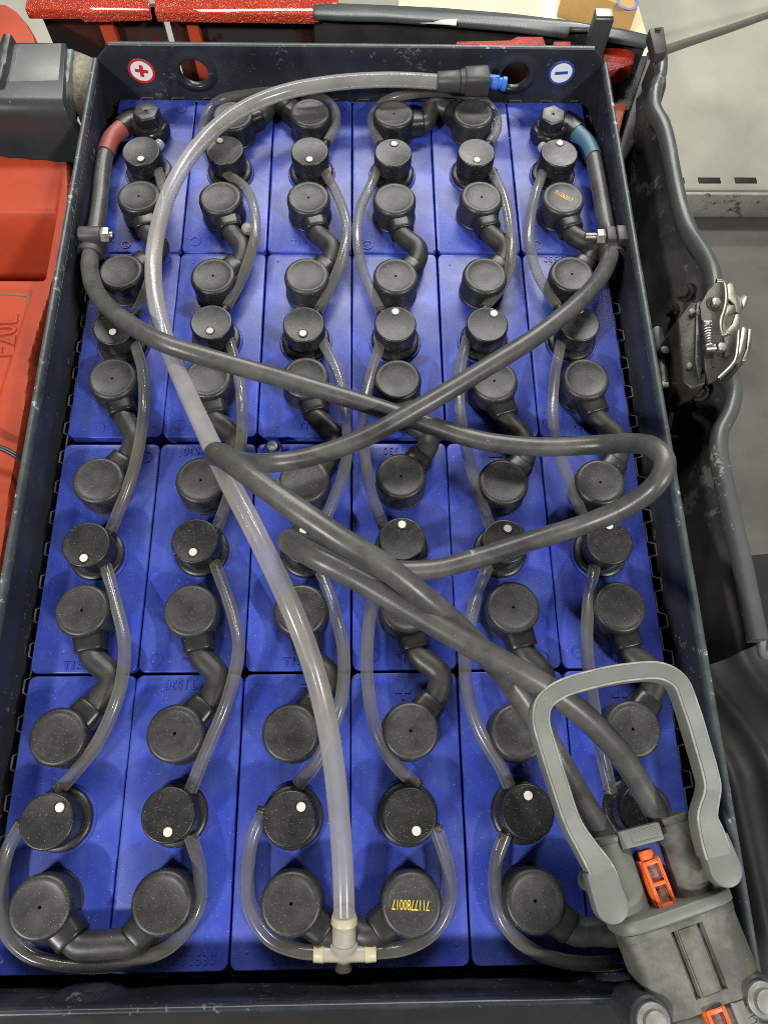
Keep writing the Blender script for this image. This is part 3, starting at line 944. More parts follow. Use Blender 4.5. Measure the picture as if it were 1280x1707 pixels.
link(pH_[2], pH_[3], (0.80, -0.60), (-0.82, -0.57), [m1], 'black capped link cable across two front cells behind the milky tee', ((3, 2, 'B'), (3, 3, 'B')), (1, math.radians(177), 5.1, -0.5, 0.0))
m1 = P(990, 1552, 11)
link(pH_[4], Vector((207, -358, 0)), (0.80, -0.60), (-0.72, -0.70), [m1], 'black capped link cable across front cells, half hidden under the grey connector', ((3, 4, 'B'), (3, 5, 'B')))
m1 = P(455, 168, 12)
link(pA[1], pA[2], (0.85, 0.50), (-0.75, 0.60), [m1], 'black capped link cable across back cells under the clear hose', ((0, 1, 'A'), (0, 2, 'A')))
m1 = P(722, 178, 12)
link(pA[3], pA[4], (0.95, 0.12), (-0.80, 0.62), [m1], 'black capped link cable across back cells in front of the black coupler', ((0, 3, 'A'), (0, 4, 'A')))

# ------------------------------------------------------------------ main cables
RC = 7.8


def main_cable(name_lab, bolt_px, lug_pts, sleeve_pts, path, sleeve_mat):
    b = P(bolt_px[0], bolt_px[1], 30)
    base = Vector((b.x, b.y, 0))
    t = thing('main_cable', base, name_lab, 'cable', 'main cables of the battery')
    lug = [P(*q) for q in lug_pts]
    d = (lug[0] - base); d.z = 0; d.normalize()
    pth = spline([base - d * 17 + Vector((0, 0, 8)), base + Vector((0, 0, 8.5))] + lug, 6)
    secs = []
    for i, q in enumerate(pth):
        u = i / (len(pth) - 1)
        wdt = 15 * min(1, 0.55 + u * 3.2) if u < 0.3 else 15 + (10.2 - 15) * sstep(0.3, 0.75, u)
        hgt = 8.0 + (9.6 - 8.0) * sstep(0.2, 0.7, u)
        secs.append(circ(wdt, 24, 0.72, hgt))
    obj('terminal_boot', ring_sweep(pth, secs, fixed_up=Vector((0, 0, 1))), M['sleeve'], t)
    obj('boot_collar', lathe([(0, 10), (14.8, 10), (14.8, 15.5), (13.6, 17.2), (0, 17.2)], 32, (base.x, base.y, 0)), M['sleeve'], t)
    obj('terminal_bolt', at(join(lathe([(0, 16.5), (13.4, 16.5), (13.9, 17), (13.9, 28.4), (12.4, 30), (1.3, 30), (1.1, 27), (0, 27)], 6)), base.x, base.y, 0, 0.35), M['plug'], t, bevel=0.4)
    obj('coloured_sleeve', tube([P(*q) for q in sleeve_pts], 8.9, 6, 20), sleeve_mat, t)
    obj('cable', tube([P(*q) for q in path], RC, 8, 22), M['cable'], t)
    return t


main_cable('thick black cable with red sleeve crossing from the left rim, looping at right', (243, 184),
           [(222, 203, 10), (204, 214, 11)], [(208, 211, 11), (188, 230, 12), (177, 256, 13)],
           [(182.5, 243, 12.6), (177, 256, 13), (171, 290, 13), (167, 335, 14), (161, 378, 15), (154, 412, 18), (150, 446, 27), (163, 490, 44), (208, 534, 62), (272, 571, 71),
            (340, 594, 68), (420, 617, 58), (510, 643, 46), (600, 670, 41), (700, 703, 40), (800, 734, 41), (900, 745, 46), (1000, 741, 60), (1058, 739, 80), (1092, 748, 96), (1108, 772, 102),
            (1094, 806, 98), (1050, 841, 82), (980, 872, 62), (900, 897, 48), (800, 929, 40), (720, 949, 38), (650, 950, 42), (585, 935, 55), (525, 915, 76), (487, 902, 102),
            (486, 906, 128), (530, 931, 139), (600, 967, 138), (700, 1026, 135), (800, 1084, 132), (900, 1140, 124), (965, 1186, 112), (1022, 1243, 95), (1062, 1300, 78), (1093, 1356, 66), (1108, 1392, 62)],
           M['red_sleeve'])
main_cable('thick black cable with blue sleeve crossing from the right rim to the left', (922, 190),
           [(942, 210, 10), (960, 222, 11)], [(957, 219, 11), (976, 238, 12), (988, 262, 13)],
           [(982.5, 250, 12.6), (988, 262, 13), (994, 290, 13), (1003, 340, 14), (1011, 385, 15), (1017, 415, 20), (1009, 447, 33), (975, 493, 50), (900, 556, 62), (800, 619, 64), (700, 679, 62),
            (600, 733, 54), (510, 763, 49), (445, 772, 56), (392, 769, 80), (362, 760, 112), (366, 757, 142), (405, 783, 157), (470, 832, 163), (560, 894, 163), (640, 944, 156),
            (720, 1008, 138), (790, 1070, 108), (845, 1132, 90), (890, 1198, 78), (935, 1272, 68), (975, 1342, 64), (1006, 1392, 62)],
           M['blue_sleeve'])

# clamps that hold the main cables to the tray rims
def clamp(label, left):
    if left:
        a, b = P(128, 384, 34), P(166, 385, 34)
        cab = P(160, 392, 16)
    else:
        a, b = P(1046, 388, 34), P(1010, 387, 34)
        cab = P(1012, 398, 16)
    s = 1 if left else -1
    x0, x1 = sorted((a.x, b.x))
    y = (a.y + b.y) / 2
    t = thing('cable_clamp', ((x0 + x1) / 2, y, 0), label, 'clamp', 'cable clamps on the tray rims')
    if left:
        obj('clamp_block', xf(join(*[ring_sweep([Vector((x0 + 1, y, 28)), Vector(((x0 + x1) / 2, y, 28)), Vector((x1, y, 28))], [circ(7.5, 20, 0.8, 7.5)] * 3, fixed_up=Vector((0, 0, 1)))]), Matrix()), M['coupler'], t, bevel=1.2)
    else:
        obj('clamp_block', box(x0 + 1, (x0 + x1) / 2 - 0.5, y - 8, y + 8, 18, 34), M['coupler'], t, bevel=1.2)
        obj('clamp_block', box((x0 + x1) / 2 + 0.5, x1, y - 8.6, y + 8.4, 17, 35), M['coupler'], t, bevel=1.2)
    pth = [Vector((cab.x, y + 6, 17)), Vector((cab.x, y - 6, 16.5)), Vector((cab.x + s * -1, y - 16, 17))]
    obj('clamp_saddle', ring_sweep(spline(pth, 4), [circ(12.5, 24, 0.8, 12.5)] * 9, fixed_up=Vector((0, 0, 1))), M['coupler'], t, bevel=1.0)
    e0 = x1 if left else x0
    obj('nut', hexrod(Vector((e0, y, 28)), Vector((e0 + s * 8, y, 28)), 7.2), M['zinc'], t)
    obj('bolt_thread', rod(Vector((e0 + s * 7, y, 28)), Vector((e0 + s * (11 if left else 19), y, 28)), 3.6, 3.5, 16, 0.8), M['zinc'], t)
    if not left:
        for k in range(6):
            xx = e0 + s * (9 + k * 1.6)
            obj('thread_ridge', rod(Vector((xx, y, 28)), Vector((xx + s * 0.8, y, 28)), 4.0, 4.0, 16, 0.2), M['zinc'], t)


clamp('black cable clamp with zinc nut on the left tray rim', True)
clamp('black cable clamp with long zinc bolt on the right tray rim', False)

# ------------------------------------------------------------------ filling hose, coupler, tee
hp = [(736, 137, 40), (690, 134, 40), (640, 133, 42), (560, 138, 44), (480, 152, 44), (420, 174, 44), (370, 205, 44), (325, 250, 46), (285, 315, 49), (264, 380, 52), (256, 440, 54), (260, 500, 54), (278, 570, 54), (306, 640, 66),
      (338, 710, 88), (378, 795, 108), (430, 895, 118), (480, 1000, 114), (515, 1090, 102), (540, 1180, 86), (557, 1280, 64), (567, 1380, 44), (572, 1460, 32), (574, 1530, 25)]
hp = [P(*q) for q in hp]
t = thing('filling_hose', hp[-1], 'wide clear filling hose curving from the black coupler down to the milky tee', 'hose')
obj('hose_wall', tube(hp, 7.2, 8, 28), M['hose'], t)
obj('hose_clip', rod(P(573.5, 1540, 24), P(574, 1526, 25.5), 8.8, 8.4, 28, 0.4), M['clip'], t)

tc = P(573, 1588, 13)
t = thing('tee_fitting', tc - Vector((0, 0, 10)), 'milky plastic tee joining the wide hose to two thin tubes', 'tee fitting')
topb = P(573.5, 1545, 22)
d_ = (topb - tc).normalized()
obj('stem', rod(tc + d_ * 2, topb + d_ * 10, 8.2, 7.8, 30, 0.6), M['tee'], t)
obj('flange', rod(tc + d_ * 6.0, tc + d_ * 9, 9.6, 9.6, 30, 0.8), M['tee'], t)
obj('body', join(rod(tc - d_ * 11.5, tc + d_ * 6, 6.4, 6.6, 26, 0.8)), M['tee'], t)
obj('side_branch', rod(tc, P(536, 1588, 13), 6.2, 6.0, 24, 0.5), M['tee'], t)
obj('side_branch', rod(tc, P(610, 1588, 13), 6.2, 6.0, 24, 0.5), M['tee'], t)
obj('tube_clip', rod(P(540, 1588, 13), P(523, 1588, 13), 6.5, 6.2, 24, 0.4), M['clip'], t)
obj('tube_clip', rod(P(608, 1588, 13), P(627, 1587, 13), 6.5, 6.2, 24, 0.4), M['clip'], t)

c0, c1, c2, c3 = P(728, 137, 40), P(766, 136, 40), P(813, 135, 40), P(846, 141, 39)
t = thing('hose_coupler', c1 - Vector((0, 0, 14)), 'black quick coupler with light blue nipple on the clear hose end', 'coupler')
ax = (c2 - c0).normalized()


def along(p0, p1, r0, r1, e=0.55, n=28, bev=0.8):
    pth = [p0, p0 + (p1 - p0) * 0.04, p0 + (p1 - p0) * 0.96, p1]
    return ring_sweep(pth, [circ(r0 - bev, n, e), circ(r0, n, e), circ(r1, n, e), circ(r1 - bev, n, e)], fixed_up=Vector((0, 0, 1)))


obj('collar', along(c0, c0.lerp(c1, 1.0), 9.0, 9.8, 0.8), M['coupler'], t)
obj('seam_ring', along(c1, c1 + ax * 5, 10.0, 11.0, 0.75), M['coupler'], t)
obj('body', along(c1 + ax * 5.2, c2, 11.4, 11.8, 0.5), M['coupler'], t)
nz = (c3 - c2).normalized()
prof = [(0, 0), (6.6, 0), (6.8, 0.4), (6.8, 11), (5.4, 11.8), (5.4, 14.5), (6.8, 15.2), (6.8, 19), (6.0, 19.8), (4.0, 19.8), (3.6, 12), (0, 12)]
obj('blue_nipple', xf(lathe(prof, 28), axis_m(c2 - ax * 0.5, c2 + nz * 20)), M['blue_nipple'], t)
obj('latch_tab', xf(box(-1.6, 1.6, -1.2, 1.2, 7, 10.8), axis_m(c2, c2 + nz * 20) @ Matrix.Translation((0, 6.2, 0))), M['blue_nipple'], t, bevel=0.5)

# small loose hardware standing on the cells
p = P(413, 378, 22)
t = thing('threaded_stud', (p.x, p.y, 0), 'black ribbed stud with silver top beside the second left link cable', 'stud')
prof = [(0, 0), (5.8, 0)]
for k in range(7): prof += [(6.2, 0.8 + k * 2.2), (5.2, 2.0 + k * 2.2)]
prof += [(5.6, 17)]
obj('ribbed_shank', lathe(prof + [(0, 17)], 24, (p.x, p.y, 0)), M['plug'], t)
obj('silver_head', lathe([(5.4, 17), (6.2, 17.4), (6.5, 19.4), (5.8, 21.6), (3.4, 22.8), (0, 23.0)], 24, (p.x, p.y, 0)), M['bolt_grey'], t)
p = P(454, 742, 14)
t = thing('sensor_bolt', (p.x, p.y, 0), 'small silver bolt in a blue socket behind the black cable loop', 'bolt')
obj('blue_socket', lathe([(8.2, 0), (8.2, 7), (7.4, 8.2), (5.6, 8.4), (5.6, 3), (0, 3)], 28, (p.x, p.y, 0)), M['blue'], t)
obj('bolt_head', lathe([(0, 3.2), (5.0, 3.2), (5.0, 11.5), (4.2, 13), (2.2, 13.2), (1.8, 12.6), (0, 12.5)], 24, (p.x, p.y, 0)), M['zinc'], t)

# ------------------------------------------------------------------ grey battery connector lying over the front right corner
CZ = 62.0
O_ = P(1113, 1516, CZ)
va = P(1168, 1652, CZ) - P(1072, 1400, CZ)
va.z = 0
va.normalize()
ua = Vector((-va.y, va.x, 0))                  # towards the right in the picture
CMX = Matrix(((ua.x, va.x, 0, O_.x), (ua.y, va.y, 0, O_.y), (0, 0, 1, O_.z), (0, 0, 0, 1)))


def L2(vf):
    return xf(vf, CMX)


def lp(u, v, z):
    return CMX @ Vector((u, v, z))


def blob(u0, u1, v0, v1, z0, z1, taper=0.0, e=0.45, n=40, rnd=2.5):
    """a rounded rectangular block along v"""
    cu, cz = (u0 + u1) / 2, (z0 + z1) / 2
    ru, rz_ = (u1 - u0) / 2, (z1 - z0) / 2
    pth, secs = [], []
    for v, s, k in ((v0, rnd, 0), (v0 + rnd * 0.4, rnd * 0.3, 0), (v0 + rnd, 0, 0), (v1 - rnd, 0, 1), (v1 - rnd * 0.4, rnd * 0.3, 1), (v1, rnd, 1)):
        pth.append(Vector((cu, v, cz)))
        secs.append([(a, b) for a, b in circ(ru - s - taper * k, n, e, rz_ - s - taper * k * 0.5)])
    return L2(ring_sweep(pth, secs, fixed_up=Vector((0, 0, 1))))


t = thing('battery_connector', lp(0, 0, -24), 'grey battery plug with U handle and orange pin at the front right corner', 'connector')


def lobe_section(k, rib=True, full=0.0):
    us = [-36, -35.2, -33.5, -31, -27, -22, -17, -13, -10.6, -9.2, -8.2, -6.6, -6.0, 6.0, 6.6, 8.2, 9.2, 10.6, 13, 17, 22, 27, 31, 33.5, 35.2, 36]
    top = []
    for u in us:
        a = abs(u)
        h = 11 + 10.5 * max(0.0, 1 - ((a - 17) / 19.0) ** 2) ** 0.5 if a > 17 else 21.5
        if a <= 10.6: h = 21.5 - 4.2 * sstep(10.8, 9.0, a)
        if a <= 6.7: h = 20.6
        if full: h = max(h, 11 + 9.8 * max(0.0, 1 - (a / 36.5) ** 6) ** 0.5)
        top.append((u * k, h * (0.5 + 0.5 * k)))
    bot = [(u * k, -h) for (u, h) in [(34, 18), (20, 21), (-20, 21), (-34, 18)]]
    return top + bot


pth = [Vector((0, v, 0)) for v in (3, 6.9, 7.0, 43.0, 43.1, 48.5, 50)]
secs = [lobe_section(1.0, full=1), lobe_section(0.995, full=1), lobe_section(0.99), lobe_section(0.985), lobe_section(0.985, full=1), lobe_section(0.98, full=1), lobe_section(0.95, full=1)]
hs = obj('housing', L2(ring_sweep(pth, [[(-a, b) for a, b in q] for q in secs], fixed_up=Vector((0, 0, 1)))), M['dirty_grey'], t)
obj('housing_flange', blob(-38.5, 38.5, -5, 3, -24, 23, 0, 0.5, rnd=1.5), M['grey_plastic'], t)
obj('centre_rib', L2(prism([(-5.8, 7.2), (5.8, 7.2), (5.4, 42.9), (-5.4, 42.9)], 18, 21.4)), M['dirty_grey'], t, bevel=0.7)
for k, (qa, qb, ma) in enumerate((((1014, 1392, CZ + 2), (1052, 1530, CZ + 2), 'grey_plastic'), ((1112, 1360, CZ + 2), (1160, 1492, CZ + 2), 'dirty_grey'))):
    a, b = P(*qa), P(*qb)
    s = obj('cable_sleeve', rod(a, b, 10.6, 12.6, 30, 1.0), M[ma], t)
    obj('sleeve_lip', rod(a - (b - a).normalized() * 0.4, a + (b - a).normalized() * 4.5, 12.0, 11.6, 30, 1.0), M[ma], t)
ba, bb = P(1030, 1402, CZ + 12), P(1100, 1384, CZ + 12)
br = obj('sleeve_bridge', xf(box(-5.4, 5.4, -3.2, 3.2, 0, (bb - ba).length), axis_m(ba, bb)), M['grey_plastic'], t, bevel=1.2)
bd = (bb - ba)
bd.z = 0
ang = math.atan2(bd.y, bd.x)
mid = ba.lerp(bb, 0.58)
ux, uy = bd.normalized(), Vector((-bd.normalized().y, bd.normalized().x, 0))
fr_o, fr_i = 15.5, 14.3
frame = []
for (x0, x1, y0, y1) in ((-9, 9, 3.0, 3.7), (-9, 9, -3.7, -3.0), (-9, -8.3, -3, 3), (8.3, 9, -3, 3)):
    frame.append(at(box(x0, x1, y0, y1, 0, 0.5), mid.x, mid.y, mid.z + 3.0, ang))
obj('raised_frame', join(*frame), M['grey_plastic'], t, smooth=False)


def code_pin(parent, c, vdir, L, wd, ht, name='code_pin'):
    """orange coding pin with two windows"""
    u_ = Vector((-vdir.y, vdir.x, 0))
    m = Matrix(((u_.x, vdir.x, 0, c.x), (u_.y, vdir.y, 0, c.y), (0, 0, 1, c.z), (0, 0, 0, 1)))
    base = []
    base.append(xf(prism([(-wd / 2, -L / 2), (wd / 2, -L / 2), (wd / 2, L / 2), (-wd / 2, L / 2)], -ht, 0), m))
    hw = wd * 0.30
    for (x0, x1, y0, y1) in ((-wd * .44, -hw, -L / 2 + .6, L / 2 - .6), (hw, wd * .44, -L / 2 + .6, L / 2 - .6), (-hw, hw, -L / 2 + .6, -L * 0.40), (-hw, hw, L * 0.40, L / 2 - .6), (-hw, hw, -L * 0.035, L * 0.035)):
        base.append(xf(box(x0, x1, y0, y1, 0.02, 3.2), m))
    pin = obj(name, join(*base), M['orange'], parent, bevel=0.35)
    obj('pin_window', xf(box(-hw, hw, -L * 0.4, -L * 0.035, -0.3, 0.25), m), M['orange_dark'], pin, smooth=False)
    obj('pin_window', xf(box(-hw, hw, L * 0.035, L * 0.4, -0.3, 0.25), m), M['orange_dark'], pin, smooth=False)
    return pin, m


pin, pm = code_pin(t, P(1096, 1472, CZ + 10), va, 28.0, 13.5, 10)
obj('pin_tip', xf(join(lathe([(0, 0), (4.6, 0), (4.9, 0.5), (4.9, 5), (4.0, 6), (0, 6)], 20)), axis_m(pm @ Vector((0, -13.5, -3)), pm @ Vector((0, -19.5, -3)))), M['orange'], pin)

# the U handle
HP = [(1012, 1492, 88), (1000, 1452, 88), (978, 1416, 90), (952, 1372, 95), (931, 1312, 104), (910, 1245, 114), (899, 1200, 120), (905, 1172, 124), (930, 1151, 128), (985, 1133, 130), (1050, 1121, 130),
      (1098, 1120, 128), (1128, 1137, 125), (1146, 1180, 121), (1163, 1235, 112), (1178, 1288, 104), (1182, 1308, 102), (1180, 1328, 99), (1174, 1360, 96), (1181, 1388, 94), (1192, 1425, 92)]
hpth = spline([P(*q) for q in HP], 4)
secs = []
for i, q in enumerate(hpth):
    u = i / (len(hpth) - 1)
    wd = 5.5
    if u < 0.16: wd = 5.5 + 3.0 * (1 - sstep(0.02, 0.16, u))
    if u > 0.84: wd = 5.5 + 3.0 * sstep(0.84, 0.98, u)
    secs.append([(wd, -8), (wd, 2.6), (wd - 1.6, 5.0), (-wd + 1.6, 5.0), (-wd, 2.6), (-wd, -8), (-wd + 1.5, -9.5), (wd - 1.5, -9.5)])
frh = frames(hpth, Vector((0, 0, 1)))
hd = obj('handle', ring_sweep(hpth, secs, fixed_up=Vector((0, 0, 1))), M['grey_plastic'], t)
for sg in (1, -1):
    pe = [q + f_[0] * sg * (sec[0][0] - 0.75) + f_[1] * 3.95 for q, f_, sec in zip(hpth, frh, secs)]
    obj('worn_edge', ring_sweep(pe, [circ(0.75, 8, 1, 0.75)] * len(pe), fixed_up=Vector((0, 0, 1))), M['worn_plastic'], hd)
for (q0, q1, z) in (((996, 1448), (1016, 1508), 88), ((1184, 1392), (1204, 1448), 92)):
    a, b = P(*q0, z), P(*q1, z)
    d_ = (b - a).normalized()
    n_ = Vector((-d_.y, d_.x, 0)).normalized()
    poly = []
    W = 10.2
    for k in range(13):
        th = math.pi * k / 12
        poly.append(b + n_ * W * math.cos(th) + d_ * W * math.sin(th))
    for k in (1, -1): pass
    poly += [a - n_ * (W - 1.2), a + n_ * (W - 1.2)]
    obj('handle_tongue', slab([p + Vector((0, 0, 5.0)) for p in poly], 12), M['grey_plastic'], hd, bevel=1.6)
    obj('handle_pivot', rod(Vector(((a.x + b.x) / 2, (a.y + b.y) / 2, CZ - 8)), Vector(((a.x + b.x) / 2, (a.y + b.y) / 2, z)), 7, 7, 20), M['dirty_grey'], hd)

# mating half fixed to the truck
t = thing('truck_socket', lp(0, 62, -24), 'grey truck socket with two bolts below the battery plug', 'connector')
obj('socket_body', blob(-31, 33, 50.5, 120, -22, 17, 0, 0.55), M['dirty_grey'], t)
code_pin(t, lp(-2, 63, 20), va, 28.0, 13.5, 10)
sl = obj('cable_sleeve', rod(lp(17, 50.5, 8), lp(17, 110, 8), 12.5, 12.5, 28, 0.8), M['grey_plastic'], t)
tx = xf(text_vf('OUTAC', 7.0, 0.5), CMX @ Matrix.Translation((18.5, 66, 20.3)) @ Matrix.Rotation(math.radians(90), 4, 'Z'))
obj('moulded_lettering', tx, M['grey_plastic'], t, smooth=False)
for q, rr in (((1090, 1704), 9.6), ((1274, 1668), 9.6)):
    a = P(q[0], q[1], 86)
    obj('bolt_boss', join(lathe([(0, -40), (12.5, -40), (12.5, -5), (11.0, -3.5), (0, -3.5)], 28, (a.x, a.y, a.z))), M['steel_dark'], t)
    obj('mounting_bolt', join(lathe([(0, -3.4), (rr, -3.4), (rr, -0.6), (rr - 0.8, 0), (7.2, 0.2), (6.8, 0.6), (6.4, 4), (5.4, 4.6), (0, 4.6)], 30, (a.x, a.y, a.z))), M['bolt_grey'], t)
    obj('mounting_lug', L2(box(0, 1, 0, 1, 0, 1)) if False else slab([Vector((a.x - 9, a.y + 9, 62)), Vector((a.x + 9, a.y + 9, 62)), Vector((a.x + 9, a.y - 60, 62)), Vector((a.x - 9, a.y - 60, 62))], 14), M['steel_dark'], t, bevel=2)

# ------------------------------------------------------------------ truck: left side
EDGE = [(420, -292), (320, -291)] + [(P(px, py, -5).y, P(px, py, -5).x) for px, py in ((112, 400), (88, 500), (52, 600), (36, 740), (18, 880), (-10, 1000))] + [(-400, -330)]
EDGE.sort()


def edge_x(y):
    for (y0, x0), (y1, x1) in zip(EDGE, EDGE[1:]):
        if y0 <= y <= y1: return x0 + (x1 - x0) * (y - y0) / max(1e-6, y1 - y0)
    return EDGE[0][1]


pk_lo, pk_hi, pk_x = P(20, 463, -5).y, P(20, 300, -5).y, P(80, 420, -5).x
pk_a = P(20, 338, -5).y
pl_y, pl_x = P(20, 486, -5).y, P(50, 500, -5).x


def red_z(x, y):
    z = -5.0
    ex = edge_x(y) + 2.0 * math.sin(y * 0.03)
    z -= 130 * sstep(-4, 8, x - ex) ** 1.5
    far = sstep(334 + (x + 340) * -0.10 - 8, 334 + (x + 340) * -0.10 + 8, y)
    z -= 60 * far
    inx = sstep(pk_x + 2.5, pk_x - 5, x)
    depth = (8 * sstep(pk_hi + 30, pk_a, y) + 125 * sstep(pk_a, pk_a - 40, y)) * sstep(pk_lo - 4, pk_lo + 4, y)
    z -= depth * inx
    px_ = pl_x + (y - pl_y) * 0.10
    ins = sstep(px_ + 1.5, px_ - 1.5, x) * sstep(pl_y + 1.5, pl_y - 1.5, y)
    z -= 2.6 * ins
    return z + 0.25 * math.sin(x * 0.08) * math.sin(y * 0.06)


t_ = obj('front_deck', box(-520, 520, -1100, -424, -110, -70), M['dark'], origin=(0, -700, -110), bevel=2)
tag(t_, 'dark steel deck of the truck in front of the tray', 'deck')
t = thing('truck_side_casting', (-400, 100, -300), 'red painted truck casting with a deep pocket, left of the battery tray', 'truck casting')
obj('casting_face', heightfield(-560, -270, -420, 350, 220, 330, red_z), M['red'], t)
grooves = []
gp = [Vector((-560, pl_y - 2.2, -7.2)), Vector((pl_x - 6, pl_y - 2.2, -7.2)), Vector((pl_x - 2.5, pl_y - 5, -7.2)), Vector((pl_x - 3.5, pl_y - 40, -7.2)), Vector((pl_x - 8, pl_y - 90, -7.2)), Vector((pl_x - 14, pl_y - 150, -7.2))]
obj('dirt_line', ring_sweep(spline(gp, 6), [circ(1.6, 8, 1, 0.6)] * (5 * 6 + 1), fixed_up=Vector((0, 0, 1))), M['grime'], t)
bx_ = P(30, 560, -7).x
tw = xf(text_vf('E20L', 36, 1.3, 0.0), Matrix.Diagonal((0.66, 1, 1, 1)))
obj('cast_lettering', xf(tw, Matrix.Translation((bx_ - 12.5, P(15, 560, -7).y, -7.4)) @ Matrix.Rotation(math.radians(94), 4, 'Z')), M['red'], t, bevel=0.0, smooth=False)

# small steel strip and black hose in the gap at the left
t = obj('packing_strip', join(slab([P(51, 675, 2), P(64, 676, 2), P(48, 834, 2), P(30, 824, 2)], 14)), M['cut'], origin=P(45, 750, -34), bevel=1.2)
tag(t, 'rusty steel packing strip in the gap left of the tray', 'strip')
pts = [P(-60, 720, 12), P(-20, 742, 12), P(8, 749, 12), P(32, 764, 8), P(46, 786, -4), P(58, 812, -40)]
t = obj('black_lead', tube(pts, 2.6, 8, 12), M['plug'], origin=pts[0])
tag(t, 'thin black lead bending over the red casting into the gap', 'cable')
t = obj('rubble_block', join(slab([P(14, 900, -60), P(30, 880, -60), P(22, 960, -60), P(4, 970, -60)], 30)), M['cut'], origin=P(15, 930, -90), bevel=3)
tag(t, 'small rusty steel block in the gap below the packing strip', 'block')

# grey bent steel bracket, top left
bt, yb0 = 42.0, P(55, 71, 42).y
yb1 = P(55, 150, 42).y
xr_ = P(104, 100, 42).x
prof = [(yb0, bt)]
for k in range(9):
    th = math.radians(90 - 90 * k / 8)
    prof.append((yb1 - 22 + 14 * (1 - math.cos(th)) - 14 + 14, bt - 14 + 14 * math.sin(th)))
prof += [(yb1 - 22, -42), (yb1 - 8, -42)]
inner = [(yb1 - 8, bt - 26), (yb0, bt - 26)]
pf = prof + inner
x0, x1 = -520, xr_
n = len(pf)
slope = lambda y, z: 0.10 * (yb0 - y) - 0.16 * (z - bt) * 1.0
V = [(x0, y, z) for y, z in pf] + [(x1 + slope(y, z), y, z) for y, z in pf]
F = [tuple(range(n)), tuple(range(2 * n - 1, n - 1, -1))] + [(i, (i + 1) % n, n + (i + 1) % n, n + i) for i in range(n)]
t = thing('steel_bracket', (-400, yb1, -42), 'worn grey bent steel bracket with flame cut end, top left beside the tray', 'bracket')
cap_vf = (V, F[1:2])
obj('bent_plate', (V, F), M['steel_dark'], t, bevel=0.8)
pl = P(14, 74, bt + .4), P(103, 72, bt + .4), P(98, 134, bt + .4), P(6, 136, bt + .4)
obj('worn_top', slab([pl[0], pl[1], pl[2], pl[3]], 1.6), M['steel_grey'], t, bevel=0.5)


def rough_block(name, x0, x1, y0, y1, z0, z1, parent, mt, amp, nseg=10):
    rnd = random.Random(3)
    V, F = [], []
    sec = []
    pth = [Vector(((x0 + x1) / 2, y0 + (y1 - y0) * k / nseg, (z0 + z1) / 2)) for k in range(nseg + 1)]
    for k in range(nseg + 1):
        sec.append([(a + rnd.uniform(-amp, amp), b + rnd.uniform(-amp, amp)) for a, b in circ((x1 - x0) / 2, 18, 0.5, (z1 - z0) / 2)])
    return obj(name, ring_sweep(pth, sec, fixed_up=Vector((0, 0, 1))), mt, parent)


cx_ = P(128, 130, 20).x
rough_block('weld_bead', xr_ - 3, xr_ + 8, yb1 - 6, yb0 - 4, 4, 38, t, M['steel_grey'], 1.3)
pts_c = [P(110, 82, 36), P(128, 84, 30), P(152, 98, 24), P(150, 150, 10), P(142, 215, -25), P(120, 150, 20)]
obj('flame_cut_end', slab([P(112, 80, 36), P(134, 86, 35), P(157, 96, 33), P(153, 150, 26), P(140, 218, 4), P(126, 182, 16), P(114, 140, 32)], 60), M['cut'], t, bevel=1.5)
rough_block('weld_bead', P(-8, 100, 48).x, P(14, 100, 48).x, P(5, 134, 48).y, P(5, 60, 48).y, 10, 50, t, M['steel_dark'], 0.8)

# red lug above the bracket
t = obj('red_lug', slab([P(-60, 10, 10), P(-20, 3, 10), P(10, 5, 10), P(28, 16, 10), P(45, 36, 10), P(56, 55, 10), P(64, 80, 10), P(-60, 84, 10)], 60), M['red'], origin=P(0, 50, -50), bevel=5)
tag(t, 'red rounded steel lug above the grey bracket, top left corner', 'lug')

# ------------------------------------------------------------------ truck: rear rail, bumper, bulkhead
t = thing('rear_rail', P(300, 20, -40), 'red rough painted rear rail of the truck behind the tray', 'rail')
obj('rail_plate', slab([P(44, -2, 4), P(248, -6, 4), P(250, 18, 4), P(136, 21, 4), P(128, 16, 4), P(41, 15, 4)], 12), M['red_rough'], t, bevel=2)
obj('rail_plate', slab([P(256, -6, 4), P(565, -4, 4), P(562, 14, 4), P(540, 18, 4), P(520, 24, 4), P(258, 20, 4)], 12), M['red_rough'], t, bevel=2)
for px0, px1 in ((160, 183), (307, 327)):
    a, b = P(px0, 14, -8), P(px1, 14, -8)
    obj('rail_post', box(a.x, b.x, a.y - 8, a.y + 4, -330, -8.2), M['red'], t, bevel=1)
yk = P(600, 30, 0).y
t = thing('rear_bumper', P(800, 40, -60), 'grey curved rear bumper strip of the truck behind the tray', 'bumper')
top_out = [(520, 6), (560, 3), (640, 6), (740, 11), (850, 20), (950, 32), (1040, 46), (1082, 56)]
top_in = [(1080, 74), (1012, 62), (985, 58), (982, 47), (952, 47), (948, 57), (850, 45), (740, 36), (640, 29), (560, 27), (522, 25)]
obj('bumper_strip', slab([P(*q, 6) for q in top_out + top_in], 7), M['bumper'], t, bevel=3)
obj('bumper_skirt', slab([P(q[0], q[1] + 4, -1.5) for q in top_out] + [P(q[0], q[1] + 3, -1.5) for q in ((1078, 66), (1030, 58), (950, 45), (850, 36), (740, 28), (640, 22), (560, 20), (522, 20))], 320), M['dark'], t, bevel=1)
t = thing('rear_bulkhead', (0, 560, FZ + 14), 'dark steel bulkhead of the battery bay behind the tray', 'bulkhead')
yk = P(266, 18, -9).y + 6
obj('bulkhead_plate', box(P(60, 22, -9).x, P(264, 18, -9).x, yk, yk + 6, FZ + 14, -9), M['red_dark'], t)
